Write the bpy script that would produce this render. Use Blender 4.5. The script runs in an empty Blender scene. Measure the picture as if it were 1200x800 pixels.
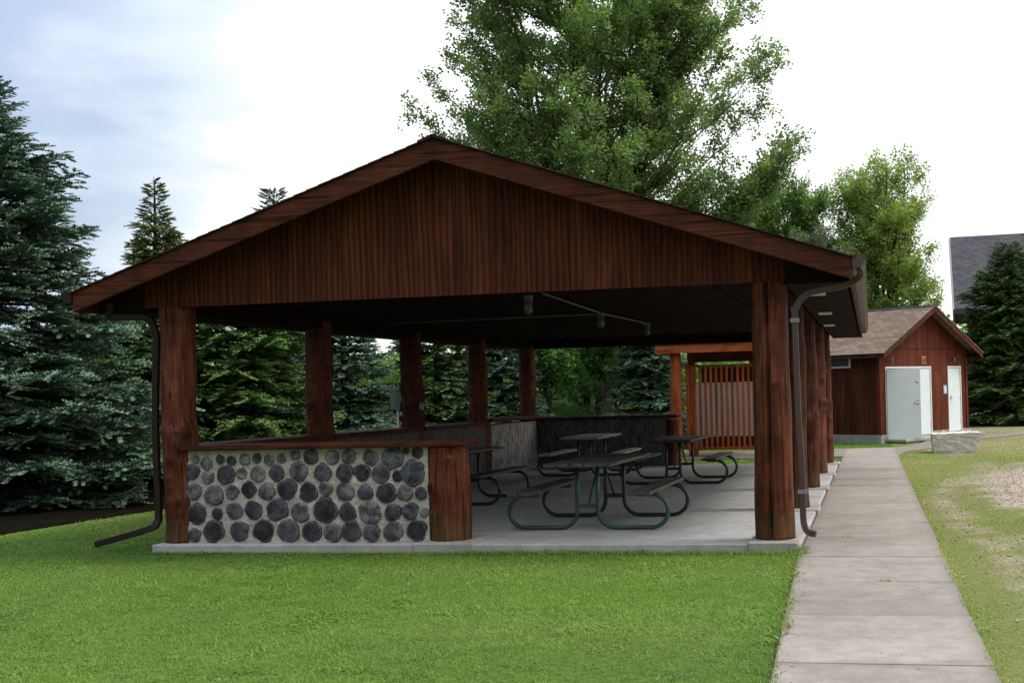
import bpy, math, random
import numpy as np
from mathutils import Vector, Matrix, noise as mnoise
random.seed(7); rng = np.random.default_rng(11)
R = math.radians; PI = math.pi
sc = bpy.context.scene; COL = sc.collection

# ------------------------------------------------------------------ camera model (a cropped phone photograph)
FP, PX, ROLL = 1380., 760., .027
VPX, VPY, CH = 1020., 447., 1.53
PY = VPY + ROLL*(VPX-PX)
TH = math.atan2(VPX-PX, FP)
FW = (-math.sin(TH), math.cos(TH), 0); RT = (math.cos(TH), math.sin(TH), 0)
def at(x, y, Y=None, Z=None, X=None, ground=False):
    """point of the real scene seen at photo pixel x,y, on plane Y=, Z=, X= or on the ground"""
    c, s = math.cos(ROLL), math.sin(ROLL); u = x-PX; v = y-PY
    u2 = u*c-v*s; v2 = v*c+u*s
    d = (FW[0]*FP+RT[0]*u2, FW[1]*FP+RT[1]*u2, -v2)
    if ground:
        t = 9e9
        Yg = 11.
        for _ in range(30):
            t = (lawn(Yg)-CH)/d[2]; Yg = .5*Yg+.5*t*d[1]
    elif Y is not None: t = Y/d[1]
    elif X is not None: t = X/d[0]
    else: t = (Z-CH)/d[2]
    return Vector((t*d[0], t*d[1], t*d[2]+CH))
def fl(Y):                                   # gently falling floor / ground level
    return -.011*(max(-5, min(Y, 25.))-11.3) if Y < 25 else -.151
def lawn(Y): return fl(Y)-.085

cam = bpy.data.cameras.new('camera'); camo = bpy.data.objects.new('camera', cam); COL.objects.link(camo)
cam.sensor_width = 36; cam.lens = FP*36/1200; cam.shift_x = (600-PX)/1200; cam.shift_y = (PY-400)/1200
cam.clip_end = 2000; cam.clip_start = .05
camo.location = (0, 0, CH)
camo.matrix_world = Matrix.Translation((0, 0, CH)) @ Matrix.Rotation(TH, 4, 'Z') @ Matrix.Rotation(PI/2, 4, 'X') @ Matrix.Rotation(-ROLL, 4, 'Z')
sc.camera = camo
sc.render.resolution_x, sc.render.resolution_y = 1024, 682

# ------------------------------------------------------------------ node helpers
def new_mat(name):
    m = bpy.data.materials.new(name); m.use_nodes = True
    nt = m.node_tree; b = nt.nodes['Principled BSDF']
    return m, nt, b
def N(nt, typ, **kw):
    n = nt.nodes.new(typ)
    for k, v in kw.items():
        if k.startswith('i_'):
            key = k[2:]; key = int(key) if key.isdigit() else key.replace('_', ' ')
            n.inputs[key].default_value = v
        else: setattr(n, k, v)
    return n
def L(nt, a, b): nt.links.new(a, b)
def coords(nt, scale=(1, 1, 1), rot=(0, 0, 0), geo=False):
    tc = N(nt, 'ShaderNodeNewGeometry') if geo else N(nt, 'ShaderNodeTexCoord')
    mp = N(nt, 'ShaderNodeMapping'); mp.inputs['Scale'].default_value = scale; mp.inputs['Rotation'].default_value = rot
    L(nt, tc.outputs['Position' if geo else 'Object'], mp.inputs[0]); return mp.outputs[0]
def noise(nt, vec, scale, detail=4, rough=.55, dist=0):
    n = N(nt, 'ShaderNodeTexNoise'); n.inputs['Scale'].default_value = scale; n.inputs['Detail'].default_value = detail
    n.inputs['Roughness'].default_value = rough; n.inputs['Distortion'].default_value = dist
    L(nt, vec, n.inputs['Vector']); return n.outputs['Fac']
def ramp(nt, fac, stops, interp='LINEAR'):
    r = N(nt, 'ShaderNodeValToRGB'); r.color_ramp.interpolation = interp
    e = r.color_ramp.elements
    while len(e) < len(stops): e.new(.5)
    for i, (p, c) in enumerate(stops):
        e[i].position = p; e[i].color = (*c, 1) if hasattr(c, '__len__') else (c, c, c, 1)
    L(nt, fac, r.inputs[0]); return r.outputs[0]
def mix(nt, fac, a, b, mode='MIX'):
    m = N(nt, 'ShaderNodeMix', data_type='RGBA', blend_type=mode)
    for sock, v in ((m.inputs[0], fac), (m.inputs[6], a), (m.inputs[7], b)):
        if hasattr(v, 'is_output'): L(nt, v, sock)
        elif hasattr(v, '__len__'): sock.default_value = (*v, 1) if len(v) == 3 else v
        else: sock.default_value = v
    return m.outputs[2]
def math_(nt, op, a, b=None, c=None):
    m = N(nt, 'ShaderNodeMath', operation=op)
    for i, v in enumerate((a, b, c)):
        if v is None: continue
        if hasattr(v, 'is_output'): L(nt, v, m.inputs[i])
        else: m.inputs[i].default_value = v
    return m.outputs[0]
def bump(nt, b, h, strength=.3, dist=.01):
    n = N(nt, 'ShaderNodeBump'); n.inputs['Strength'].default_value = strength; n.inputs['Distance'].default_value = dist
    L(nt, h, n.inputs['Height']); L(nt, n.outputs[0], b.inputs['Normal']); return n
def setc(nt, b, col, rough=.6, spec=.35):
    if hasattr(col, 'is_output'): L(nt, col, b.inputs['Base Color'])
    else: b.inputs['Base Color'].default_value = (*col, 1)
    if hasattr(rough, 'is_output'): L(nt, rough, b.inputs['Roughness'])
    else: b.inputs['Roughness'].default_value = rough
    b.inputs['Specular IOR Level'].default_value = spec

# ------------------------------------------------------------------ materials
MAT = {}
def siding(name, c0, c1, c2, pitch=.203, axis='xy'):
    m, nt, b = new_mat(name)
    tc = N(nt, 'ShaderNodeTexCoord'); sp = N(nt, 'ShaderNodeSeparateXYZ'); L(nt, tc.outputs['Object'], sp.inputs[0])
    s = math_(nt, 'ADD', sp.outputs[0], sp.outputs[1])
    g = math_(nt, 'FRACT', math_(nt, 'DIVIDE', s, pitch))
    board = math_(nt, 'FLOOR', math_(nt, 'DIVIDE', s, 1.22))
    cmb = N(nt, 'ShaderNodeCombineXYZ'); L(nt, s, cmb.inputs[0]); L(nt, math_(nt, 'MULTIPLY', board, 7.3), cmb.inputs[1])
    L(nt, sp.outputs[2], cmb.inputs[2])
    def mp(sc_):
        q = N(nt, 'ShaderNodeMapping'); q.inputs['Scale'].default_value = sc_; L(nt, cmb.outputs[0], q.inputs[0]); return q.outputs[0]
    big = noise(nt, mp((3.2, 1, .5)), 1.6, 6, .62, .6)
    grain = noise(nt, mp((14, 1, .8)), 3.2, 7, .7, .5)
    w = N(nt, 'ShaderNodeTexWave', wave_type='BANDS', bands_direction='X', wave_profile='SIN')
    w.inputs['Scale'].default_value = 1.9; w.inputs['Distortion'].default_value = 9; w.inputs['Detail'].default_value = 3
    w.inputs['Detail Scale'].default_value = .55; w.inputs['Detail Roughness'].default_value = .55
    L(nt, mp((2.6, 1, .42)), w.inputs['Vector'])
    fac = math_(nt, 'ADD', math_(nt, 'MULTIPLY', grain, .30), math_(nt, 'ADD', math_(nt, 'MULTIPLY', w.outputs['Fac'], .20), math_(nt, 'MULTIPLY', big, .74)))
    col = ramp(nt, fac, [(.36, c0), (.6, c1), (.88, c2)])
    wn = N(nt, 'ShaderNodeTexWhiteNoise', noise_dimensions='1D'); L(nt, math_(nt, 'FLOOR', math_(nt, 'DIVIDE', s, pitch)), wn.inputs['W'])
    col = mix(nt, .7, col, ramp(nt, wn.outputs['Value'], [(0, .72), (1, 1.3)]), 'MULTIPLY')
    groove = ramp(nt, g, [(0, 1.), (.022, 1.), (.04, 0.), (1, 0.)])
    col = mix(nt, math_(nt, 'MULTIPLY', groove, .45), col, tuple(v*.35 for v in c0))
    # weathering of the lower edge: paler worn streaks
    st = noise(nt, mp((14, 1, .35)), 2.1, 3, .6)
    col = mix(nt, math_(nt, 'MULTIPLY', ramp(nt, st, [(.58, 0.), (.75, 1.)]), .28), col, tuple(min(1, v*1.7+.01) for v in c2))
    setc(nt, b, col, .7, .1)
    h = math_(nt, 'SUBTRACT', fac, math_(nt, 'MULTIPLY', groove, .9))
    bump(nt, b, h, .55, .008)
    MAT[name] = m; return m
siding('siding_dark', (.017, .0048, .0030), (.047, .0118, .0062), (.115, .032, .014))
siding('siding_shed', (.042, .0095, .005), (.088, .0190, .0095), (.155, .042, .019), .203)

def wood(name, c0, c1, c2, along=2, fine=22, rough=.6, moss=False, worn=.2):
    m, nt, b = new_mat(name)
    s = [fine, fine, fine]; s[along] = 1.1
    v = coords(nt, tuple(s)); v2 = coords(nt)
    info = N(nt, 'ShaderNodeObjectInfo'); kn = N(nt, 'ShaderNodeAttribute', attribute_name='knot')
    g = noise(nt, v, 1.6, 6, .65, .4); bg = noise(nt, v2, 3.1, 4, .6)
    fac = math_(nt, 'ADD', math_(nt, 'MULTIPLY', g, .65), math_(nt, 'MULTIPLY', bg, .45))
    fac = math_(nt, 'ADD', fac, math_(nt, 'MULTIPLY', math_(nt, 'SUBTRACT', info.outputs['Random'], .5), .1))
    col = ramp(nt, fac, [(.40, c0), (.55, c1), (.72, c2)])
    s[along] = 2.5
    crack = ramp(nt, noise(nt, coords(nt, tuple(x*.8 if i != along else .7 for i, x in enumerate(s))), 1.3, 3, .5, .2), [(.33, 1.), (.385, 0.), (1, 0.)])
    col = mix(nt, math_(nt, 'MULTIPLY', crack, .6), col, tuple(x*.3 for x in c0))
    wr = ramp(nt, noise(nt, v2, 2.3, 6, .7), [(.62, 0.), (.72, 1.)])
    col = mix(nt, math_(nt, 'MULTIPLY', wr, worn), col, tuple(min(.6, x*1.5+.07) for x in c2))
    col = mix(nt, math_(nt, 'MULTIPLY', kn.outputs['Fac'], .85), col, tuple(x*.35 for x in c0))
    if moss:
        tc = N(nt, 'ShaderNodeTexCoord'); sp = N(nt, 'ShaderNodeSeparateXYZ'); L(nt, tc.outputs['Object'], sp.inputs[0])
        hgt = math_(nt, 'ADD', sp.outputs[2], math_(nt, 'MULTIPLY', noise(nt, coords(nt, (9, 9, 2)), 2, 4), -.5))
        k = ramp(nt, hgt, [(-.2, .4), (-.06, 0.), (1, 0.)])
        col = mix(nt, k, col, (.045, .05, .015))
    setc(nt, b, col, rough, .3 if 'plank' in name else .12)
    bump(nt, b, math_(nt, 'SUBTRACT', fac, crack), 1., .02)
    MAT[name] = m; return m
wood('log_stain', (.024, .0070, .0036), (.084, .0225, .0108), (.185, .060, .029), moss=True, worn=.45)
wood('trim_stain', (.030, .0085, .0045), (.064, .0170, .0085), (.115, .033, .016), along=0, fine=30, worn=.1)
wood('trim_orange', (.17, .036, .013), (.30, .068, .022), (.40, .11, .04), along=2, fine=20, worn=.1)
wood('trim_orange_x', (.18, .04, .013), (.33, .085, .028), (.42, .13, .05), along=0, fine=20, worn=.1)
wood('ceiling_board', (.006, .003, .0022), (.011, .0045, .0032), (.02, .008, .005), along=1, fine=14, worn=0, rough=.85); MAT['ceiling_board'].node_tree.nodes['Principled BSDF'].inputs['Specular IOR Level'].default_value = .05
wood('plank_grey', (.026, .021, .020), (.052, .040, .036), (.095, .076, .068), along=1, fine=24, rough=.42, worn=.25)
wood('plank_sky_sheen', (.20, .19, .175), (.36, .34, .31), (.45, .43, .39), along=1, fine=24, rough=.35, worn=.3)  # grey planks again, with the sky's reflection put into a paler colour
wood('bark', (.018, .014, .011), (.045, .035, .028), (.08, .065, .055), fine=9, rough=.85, worn=.05)
wood('bark_grey', (.03, .027, .023), (.07, .062, .052), (.12, .105, .09), fine=9, rough=.85, worn=.1)

def plain(name, col, rough=.5, var=.25, scale=6, metal=0, bs=.15, spec=.4):
    m, nt, b = new_mat(name)
    n = noise(nt, coords(nt), scale, 6, .65)
    c = ramp(nt, n, [(.3, tuple(x*(1-var) for x in col)), (.7, tuple(min(1, x*(1+var)) for x in col))])
    rr = ramp(nt, n, [(.3, rough*.85), (.7, min(1, rough*1.15))])
    setc(nt, b, c, rr, spec); b.inputs['Metallic'].default_value = metal
    if bs: bump(nt, b, noise(nt, coords(nt), scale*7, 4), bs, .004)
    MAT[name] = m; return m
plain('green_paint', (.012, .055, .036), .38, .25, 9, spec=.5, bs=.05)
plain('shaded_green_paint', (.012, .02, .018), .42, .25, 9, spec=.45, bs=.05)  # same green frames; the shade under the roof is put into this colour
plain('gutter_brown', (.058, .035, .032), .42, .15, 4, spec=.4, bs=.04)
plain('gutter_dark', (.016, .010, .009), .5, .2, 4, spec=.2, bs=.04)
plain('door_paint', (.60, .66, .675), .45, .05, 3, spec=.4, bs=.05)
plain('frame_white', (.6, .6, .58), .5, .08, 8, bs=.05)
plain('metal_grey', (.38, .39, .4), .35, .15, 8, metal=.5, bs=.05)
plain('steel', (.45, .44, .42), .3, .15, 12, metal=.9, bs=0)
plain('meter_grey', (.17, .19, .21), .5, .1, 6, bs=.05)
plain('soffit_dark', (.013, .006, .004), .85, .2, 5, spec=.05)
plain('panel_grey', (.46, .40, .40), .6, .12, 5, bs=.1)
plain('glass_jar', (.09, .10, .10), .3, .1, 6, bs=.02)
plain('dark_glass', (.03, .035, .035), .15, .2, 3, bs=0, spec=.6)
plain('bird_black', (.012, .012, .014), .6, .3, 30)
plain('sign_orange', (.35, .13, .04), .5, .3, 25)
plain('sign_blue', (.3, .45, .6), .5, .15, 20)
plain('road_pale', (.34, .31, .29), .9, .2, .6)
plain('mulch', (.006, .005, .0035), .95, .5, 5, bs=.9, spec=.02)

def concrete(name, c, stain=.35, scale=1.0, bs=.35):
    m, nt, b = new_mat(name)
    v = coords(nt, geo=True)
    n1 = noise(nt, v, .7*scale, 6, .65, .3); n2 = noise(nt, v, 5*scale, 5, .7); n3 = noise(nt, v, 60*scale, 4, .8)
    col = ramp(nt, n1, [(.3, tuple(x*.8 for x in c)), (.7, tuple(x*1.12 for x in c))])
    col = mix(nt, .55, col, ramp(nt, n2, [(.3, .62), (.7, 1.2)]), 'MULTIPLY')
    col = mix(nt, .6, col, ramp(nt, n3, [(.25, .6), (.75, 1.3)]), 'MULTIPLY')
    st = ramp(nt, noise(nt, coords(nt, (.7, 2.2, 1), geo=True), 1.1*scale, 5, .6, .8), [(.56, 0.), (.72, 1.)])
    col = mix(nt, math_(nt, 'MULTIPLY', st, stain), col, tuple(x*.38 for x in c))
    vo = N(nt, 'ShaderNodeTexVoronoi'); vo.inputs['Scale'].default_value = 85*scale; L(nt, v, vo.inputs['Vector'])
    peb = ramp(nt, vo.outputs['Distance'], [(.0, 1.25), (.25, 1.0), (1, .9)])
    col = mix(nt, .5, col, peb, 'MULTIPLY')
    gi = N(nt, 'ShaderNodeNewGeometry'); col = mix(nt, .8, col, ramp(nt, gi.outputs['Random Per Island'], [(0, .86), (1, 1.12)]), 'MULTIPLY')
    if name == 'concrete_walk':
        sp = N(nt, 'ShaderNodeSeparateXYZ'); L(nt, v, sp.inputs[0])
        fy = math_(nt, 'FRACT', math_(nt, 'DIVIDE', math_(nt, 'ADD', sp.outputs[1], 4.95), 1.42)); jd = math_(nt, 'MINIMUM', fy, math_(nt, 'SUBTRACT', 1., fy))
        nn = noise(nt, coords(nt, (.9, 1.5, 1), geo=True), 1.0, 5, .7)
        jm = ramp(nt, math_(nt, 'SUBTRACT', math_(nt, 'MULTIPLY', nn, .62), jd), [(.30, 0.), (.40, 1.)])
        col = mix(nt, math_(nt, 'MULTIPLY', jm, .38), col, tuple(x*.33 for x in c))
        jl = ramp(nt, jd, [(.003, 1.), (.008, 0.), (1, 0.)]); col = mix(nt, math_(nt, 'MULTIPLY', jl, math_(nt, 'MULTIPLY', nn, 1.0)), col, (.03, .028, .022))
        ed = ramp(nt, math_(nt, 'ADD', math_(nt, 'ABSOLUTE', math_(nt, 'ADD', sp.outputs[0], .04)), math_(nt, 'MULTIPLY', n2, .12)), [(.60, 0.), (.70, 1.)])
        col = mix(nt, math_(nt, 'MULTIPLY', ed, .45), col, (.12, .10, .075))
    setc(nt, b, col, .88, .2); bump(nt, b, math_(nt, 'ADD', n3, math_(nt, 'MULTIPLY', n2, .5)), bs, .006)
    MAT[name] = m
concrete('concrete_walk', (.262, .236, .208)); concrete('concrete_slab', (.34, .335, .32), .25)
concrete('concrete_pad', (.29, .28, .255), .35, 2); concrete('block_rough', (.60, .57, .52), .6, 2.6, 1.2)

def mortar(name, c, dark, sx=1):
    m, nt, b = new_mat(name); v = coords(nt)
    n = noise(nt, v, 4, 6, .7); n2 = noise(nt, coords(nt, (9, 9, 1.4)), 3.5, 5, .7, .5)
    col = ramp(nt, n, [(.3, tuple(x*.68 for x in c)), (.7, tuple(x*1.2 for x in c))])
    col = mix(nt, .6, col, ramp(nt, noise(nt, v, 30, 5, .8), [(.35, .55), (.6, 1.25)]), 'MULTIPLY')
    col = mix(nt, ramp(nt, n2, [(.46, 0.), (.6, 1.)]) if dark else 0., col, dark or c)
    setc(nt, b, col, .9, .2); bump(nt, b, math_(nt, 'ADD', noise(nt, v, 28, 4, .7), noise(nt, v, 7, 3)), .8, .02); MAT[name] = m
mortar('mortar', (.41, .385, .345), None)
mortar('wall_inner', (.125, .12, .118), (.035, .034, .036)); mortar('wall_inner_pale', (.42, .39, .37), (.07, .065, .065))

def logend():
    m, nt, b = new_mat('log_end')
    uv = N(nt, 'ShaderNodeUVMap'); sp = N(nt, 'ShaderNodeSeparateXYZ'); L(nt, uv.outputs[0], sp.inputs[0])
    geo = N(nt, 'ShaderNodeNewGeometry'); rnd = geo.outputs['Random Per Island']
    x = math_(nt, 'SUBTRACT', sp.outputs[0], .5); y = math_(nt, 'SUBTRACT', sp.outputs[1], .5)
    r = math_(nt, 'SQRT', math_(nt, 'ADD', math_(nt, 'MULTIPLY', x, x), math_(nt, 'MULTIPLY', y, y)))
    v = coords(nt); nz = noise(nt, v, 9, 4); nf = noise(nt, v, 45, 4, .7)
    ring = math_(nt, 'SINE', math_(nt, 'ADD', math_(nt, 'MULTIPLY', r, 75), math_(nt, 'MULTIPLY', nz, 9)))
    ang = math_(nt, 'ARCTAN2', y, x)
    cv = N(nt, 'ShaderNodeCombineXYZ'); L(nt, math_(nt, 'MULTIPLY', ang, 2.4), cv.inputs[0]); L(nt, math_(nt, 'MULTIPLY', rnd, 50), cv.inputs[1]); L(nt, r, cv.inputs[2])
    crk = ramp(nt, noise(nt, cv.outputs[0], 1.9, 3, .55), [(.34, 1.), (.39, 0.), (1, 0.)])
    base = ramp(nt, rnd, [(0, (.015, .015, .019)), (.5, (.040, .040, .049)), (1, (.10, .098, .103))])
    col = mix(nt, .85, base, ramp(nt, nz, [(.38, .4), (.62, 2.1)]), 'MULTIPLY')
    col = mix(nt, .45, col, ramp(nt, math_(nt, 'MULTIPLY_ADD', ring, .5, .5), [(0, .5), (1, 1.5)]), 'MULTIPLY')
    rim = ramp(nt, math_(nt, 'ADD', r, math_(nt, 'MULTIPLY', nz, .06)), [(.44, 0.), (.48, 1.), (.53, 0.)]); col = mix(nt, math_(nt, 'MULTIPLY', rim, .5), col, (.15, .145, .135))
    col = mix(nt, .8, col, ramp(nt, nf, [(.3, .5), (.7, 1.7)]), 'MULTIPLY')
    col = mix(nt, math_(nt, 'MULTIPLY', crk, .85), col, (.01, .01, .011))
    setc(nt, b, col, .75, .3); bump(nt, b, math_(nt, 'SUBTRACT', math_(nt, 'MULTIPLY', ring, .15), math_(nt, 'SUBTRACT', crk, nf)), .7, .01); MAT['log_end'] = m
logend()

def shingle(name, c, turn=True):
    m, nt, b = new_mat(name)
    br = N(nt, 'ShaderNodeTexBrick'); br.offset = .5
    L(nt, coords(nt, rot=(0, 0, PI/2 if turn else 0)), br.inputs['Vector'])
    br.inputs['Scale'].default_value = 1; br.inputs['Mortar Size'].default_value = .012
    br.inputs['Brick Width'].default_value = .3; br.inputs['Row Height'].default_value = .14
    br.inputs['Color1'].default_value = (*[x*.75 for x in c], 1); br.inputs['Color2'].default_value = (*[x*1.25 for x in c], 1)
    br.inputs['Mortar'].default_value = (*[x*.45 for x in c], 1)
    v = coords(nt)
    col = mix(nt, .6, br.outputs[0], ramp(nt, noise(nt, v, 90, 3, .8), [(.3, .55), (.7, 1.5)]), 'MULTIPLY')
    col = mix(nt, .5, col, ramp(nt, noise(nt, v, 1.2, 4), [(.3, .75), (.7, 1.25)]), 'MULTIPLY')
    setc(nt, b, col, .9, .2); bump(nt, b, br.outputs['Fac'], -.4, .01); MAT[name] = m
shingle('shingle_brown', (.165, .118, .092)); shingle('shingle_dark', (.035, .027, .023)); shingle('shingle_grey', (.062, .062, .07), False)

def leafmat(name, dark, light, tip, trans=.25, rough=.55):
    m, nt, b = new_mat(name)
    a = N(nt, 'ShaderNodeAttribute', attribute_name='tint'); t = N(nt, 'ShaderNodeAttribute', attribute_name='tip')
    col = ramp(nt, a.outputs['Fac'], [(0, dark), (1, light)])
    col = mix(nt, t.outputs['Fac'], col, tip)
    setc(nt, b, col, rough, .3)
    if trans:
        tr = N(nt, 'ShaderNodeBsdfTranslucent'); L(nt, mix(nt, 1., col, (1.25, 1.3, .7), 'MULTIPLY'), tr.inputs[0])
        ms = N(nt, 'ShaderNodeMixShader'); ms.inputs[0].default_value = trans
        L(nt, b.outputs[0], ms.inputs[1]); L(nt, tr.outputs[0], ms.inputs[2])
        L(nt, ms.outputs[0], nt.nodes['Material Output'].inputs[0])
    MAT[name] = m
leafmat('needle_blue', (.032, .066, .040), (.10, .175, .112), (.25, .37, .25), 0)
leafmat('needle_green', (.025, .055, .022), (.08, .145, .05), (.22, .33, .10), 0)
leafmat('needle_fresh', (.025, .062, .020), (.085, .17, .045), (.25, .40, .10), 0)
leafmat('needle_dark', (.022, .05, .018), (.065, .13, .038), (.18, .29, .07), 0)
leafmat('needle_olive', (.06, .085, .028), (.14, .185, .06), (.28, .34, .12), .1)
leafmat('leaf_maple', (.08, .145, .055), (.17, .26, .09), (.27, .36, .13), .45)
leafmat('leaf_light', (.13, .20, .05), (.25, .35, .10), (.36, .46, .15), .45)
leafmat('leaf_mid', (.06, .125, .035), (.13, .23, .06), (.21, .31, .09), .4)
leafmat('leaf_grey', (.07, .085, .055), (.13, .15, .1), (.17, .19, .13), .3)
leafmat('leaf_under', (.03, .09, .02), (.075, .18, .035), (.12, .25, .05), .35)
leafmat('grass_blade', (.060, .145, .018), (.175, .30, .040), (.35, .35, .13), .35, .6)
leafmat('grass_far', (.075, .15, .02), (.15, .24, .04), (.30, .31, .10), .3, .6)

def lawnmat():
    m, nt, b = new_mat('lawn_soil'); v = coords(nt, geo=True)
    n = noise(nt, v, .5, 5, .6); n2 = noise(nt, v, 14, 6, .75); n3 = noise(nt, v, 90, 3, .8)
    col = ramp(nt, n, [(.3, (.085, .15, .022)), (.7, (.13, .19, .034))])
    col = mix(nt, .8, col, ramp(nt, n2, [(.3, .5), (.7, 1.35)]), 'MULTIPLY')
    col = mix(nt, .6, col, ramp(nt, n3, [(.3, .4), (.7, 1.5)]), 'MULTIPLY')
    sp = N(nt, 'ShaderNodeSeparateXYZ'); L(nt, v, sp.inputs[0])
    east = ramp(nt, math_(nt, 'ADD', math_(nt, 'MULTIPLY', sp.outputs[0], .5), math_(nt, 'MULTIPLY', math_(nt, 'SUBTRACT', noise(nt, v, .9, 5, .7), .5), 2.2)), [(.55, 0.), (.85, 1.)])
    col = mix(nt, math_(nt, 'MULTIPLY', east, .6), col, mix(nt, n3, (.16, .12, .085), (.36, .29, .22)))
    setc(nt, b, col, .95, .1); bump(nt, b, n3, .8, .02); MAT['lawn_soil'] = m
lawnmat()
def gravelmat():
    m, nt, b = new_mat('gravel'); v = coords(nt, geo=True)
    vo = N(nt, 'ShaderNodeTexVoronoi'); vo.inputs['Scale'].default_value = 30; L(nt, v, vo.inputs['Vector'])
    sp = N(nt, 'ShaderNodeSeparateColor'); L(nt, vo.outputs['Color'], sp.inputs[0])
    col = ramp(nt, sp.outputs[0], [(0, (.20, .155, .12)), (.5, (.32, .265, .215)), (1, (.45, .39, .33))])
    col = mix(nt, ramp(nt, noise(nt, v, 1.2, 5, .7), [(.4, .0), (.7, .5)]), col, (.27, .21, .15))
    setc(nt, b, col, .95, .15); bump(nt, b, vo.outputs['Distance'], -.6, .02); MAT['gravel'] = m
gravelmat()
def vergemat():
    m, nt, b = new_mat('verge'); v = coords(nt, geo=True); at_ = N(nt, 'ShaderNodeAttribute', attribute_name='g')
    vo = N(nt, 'ShaderNodeTexVoronoi'); vo.inputs['Scale'].default_value = 34; L(nt, v, vo.inputs['Vector'])
    sp = N(nt, 'ShaderNodeSeparateColor'); L(nt, vo.outputs['Color'], sp.inputs[0])
    gc = ramp(nt, sp.outputs[0], [(0, (.20, .155, .12)), (.5, (.33, .275, .225)), (1, (.47, .42, .36))])
    gc = mix(nt, ramp(nt, noise(nt, v, 1.1, 5, .7), [(.35, 0.), (.7, .55)]), gc, (.30, .24, .185))
    n2 = noise(nt, v, 14, 6, .75); n3 = noise(nt, v, 90, 3, .8)
    lc = ramp(nt, n2, [(.3, (.09, .12, .03)), (.7, (.20, .20, .07))])
    f = ramp(nt, math_(nt, 'ADD', at_.outputs['Fac'], math_(nt, 'MULTIPLY', math_(nt, 'SUBTRACT', noise(nt, v, 22, 5, .8), .5), 1.5)), [(.25, 0.), (.85, 1.)])
    setc(nt, b, mix(nt, f, lc, gc), .95, .1); bump(nt, b, math_(nt, 'ADD', vo.outputs['Distance'], n3), .8, .015); MAT['verge'] = m
vergemat()
plain('conduit', (.10, .10, .105), .4, .2, 6, spec=.3)

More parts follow.
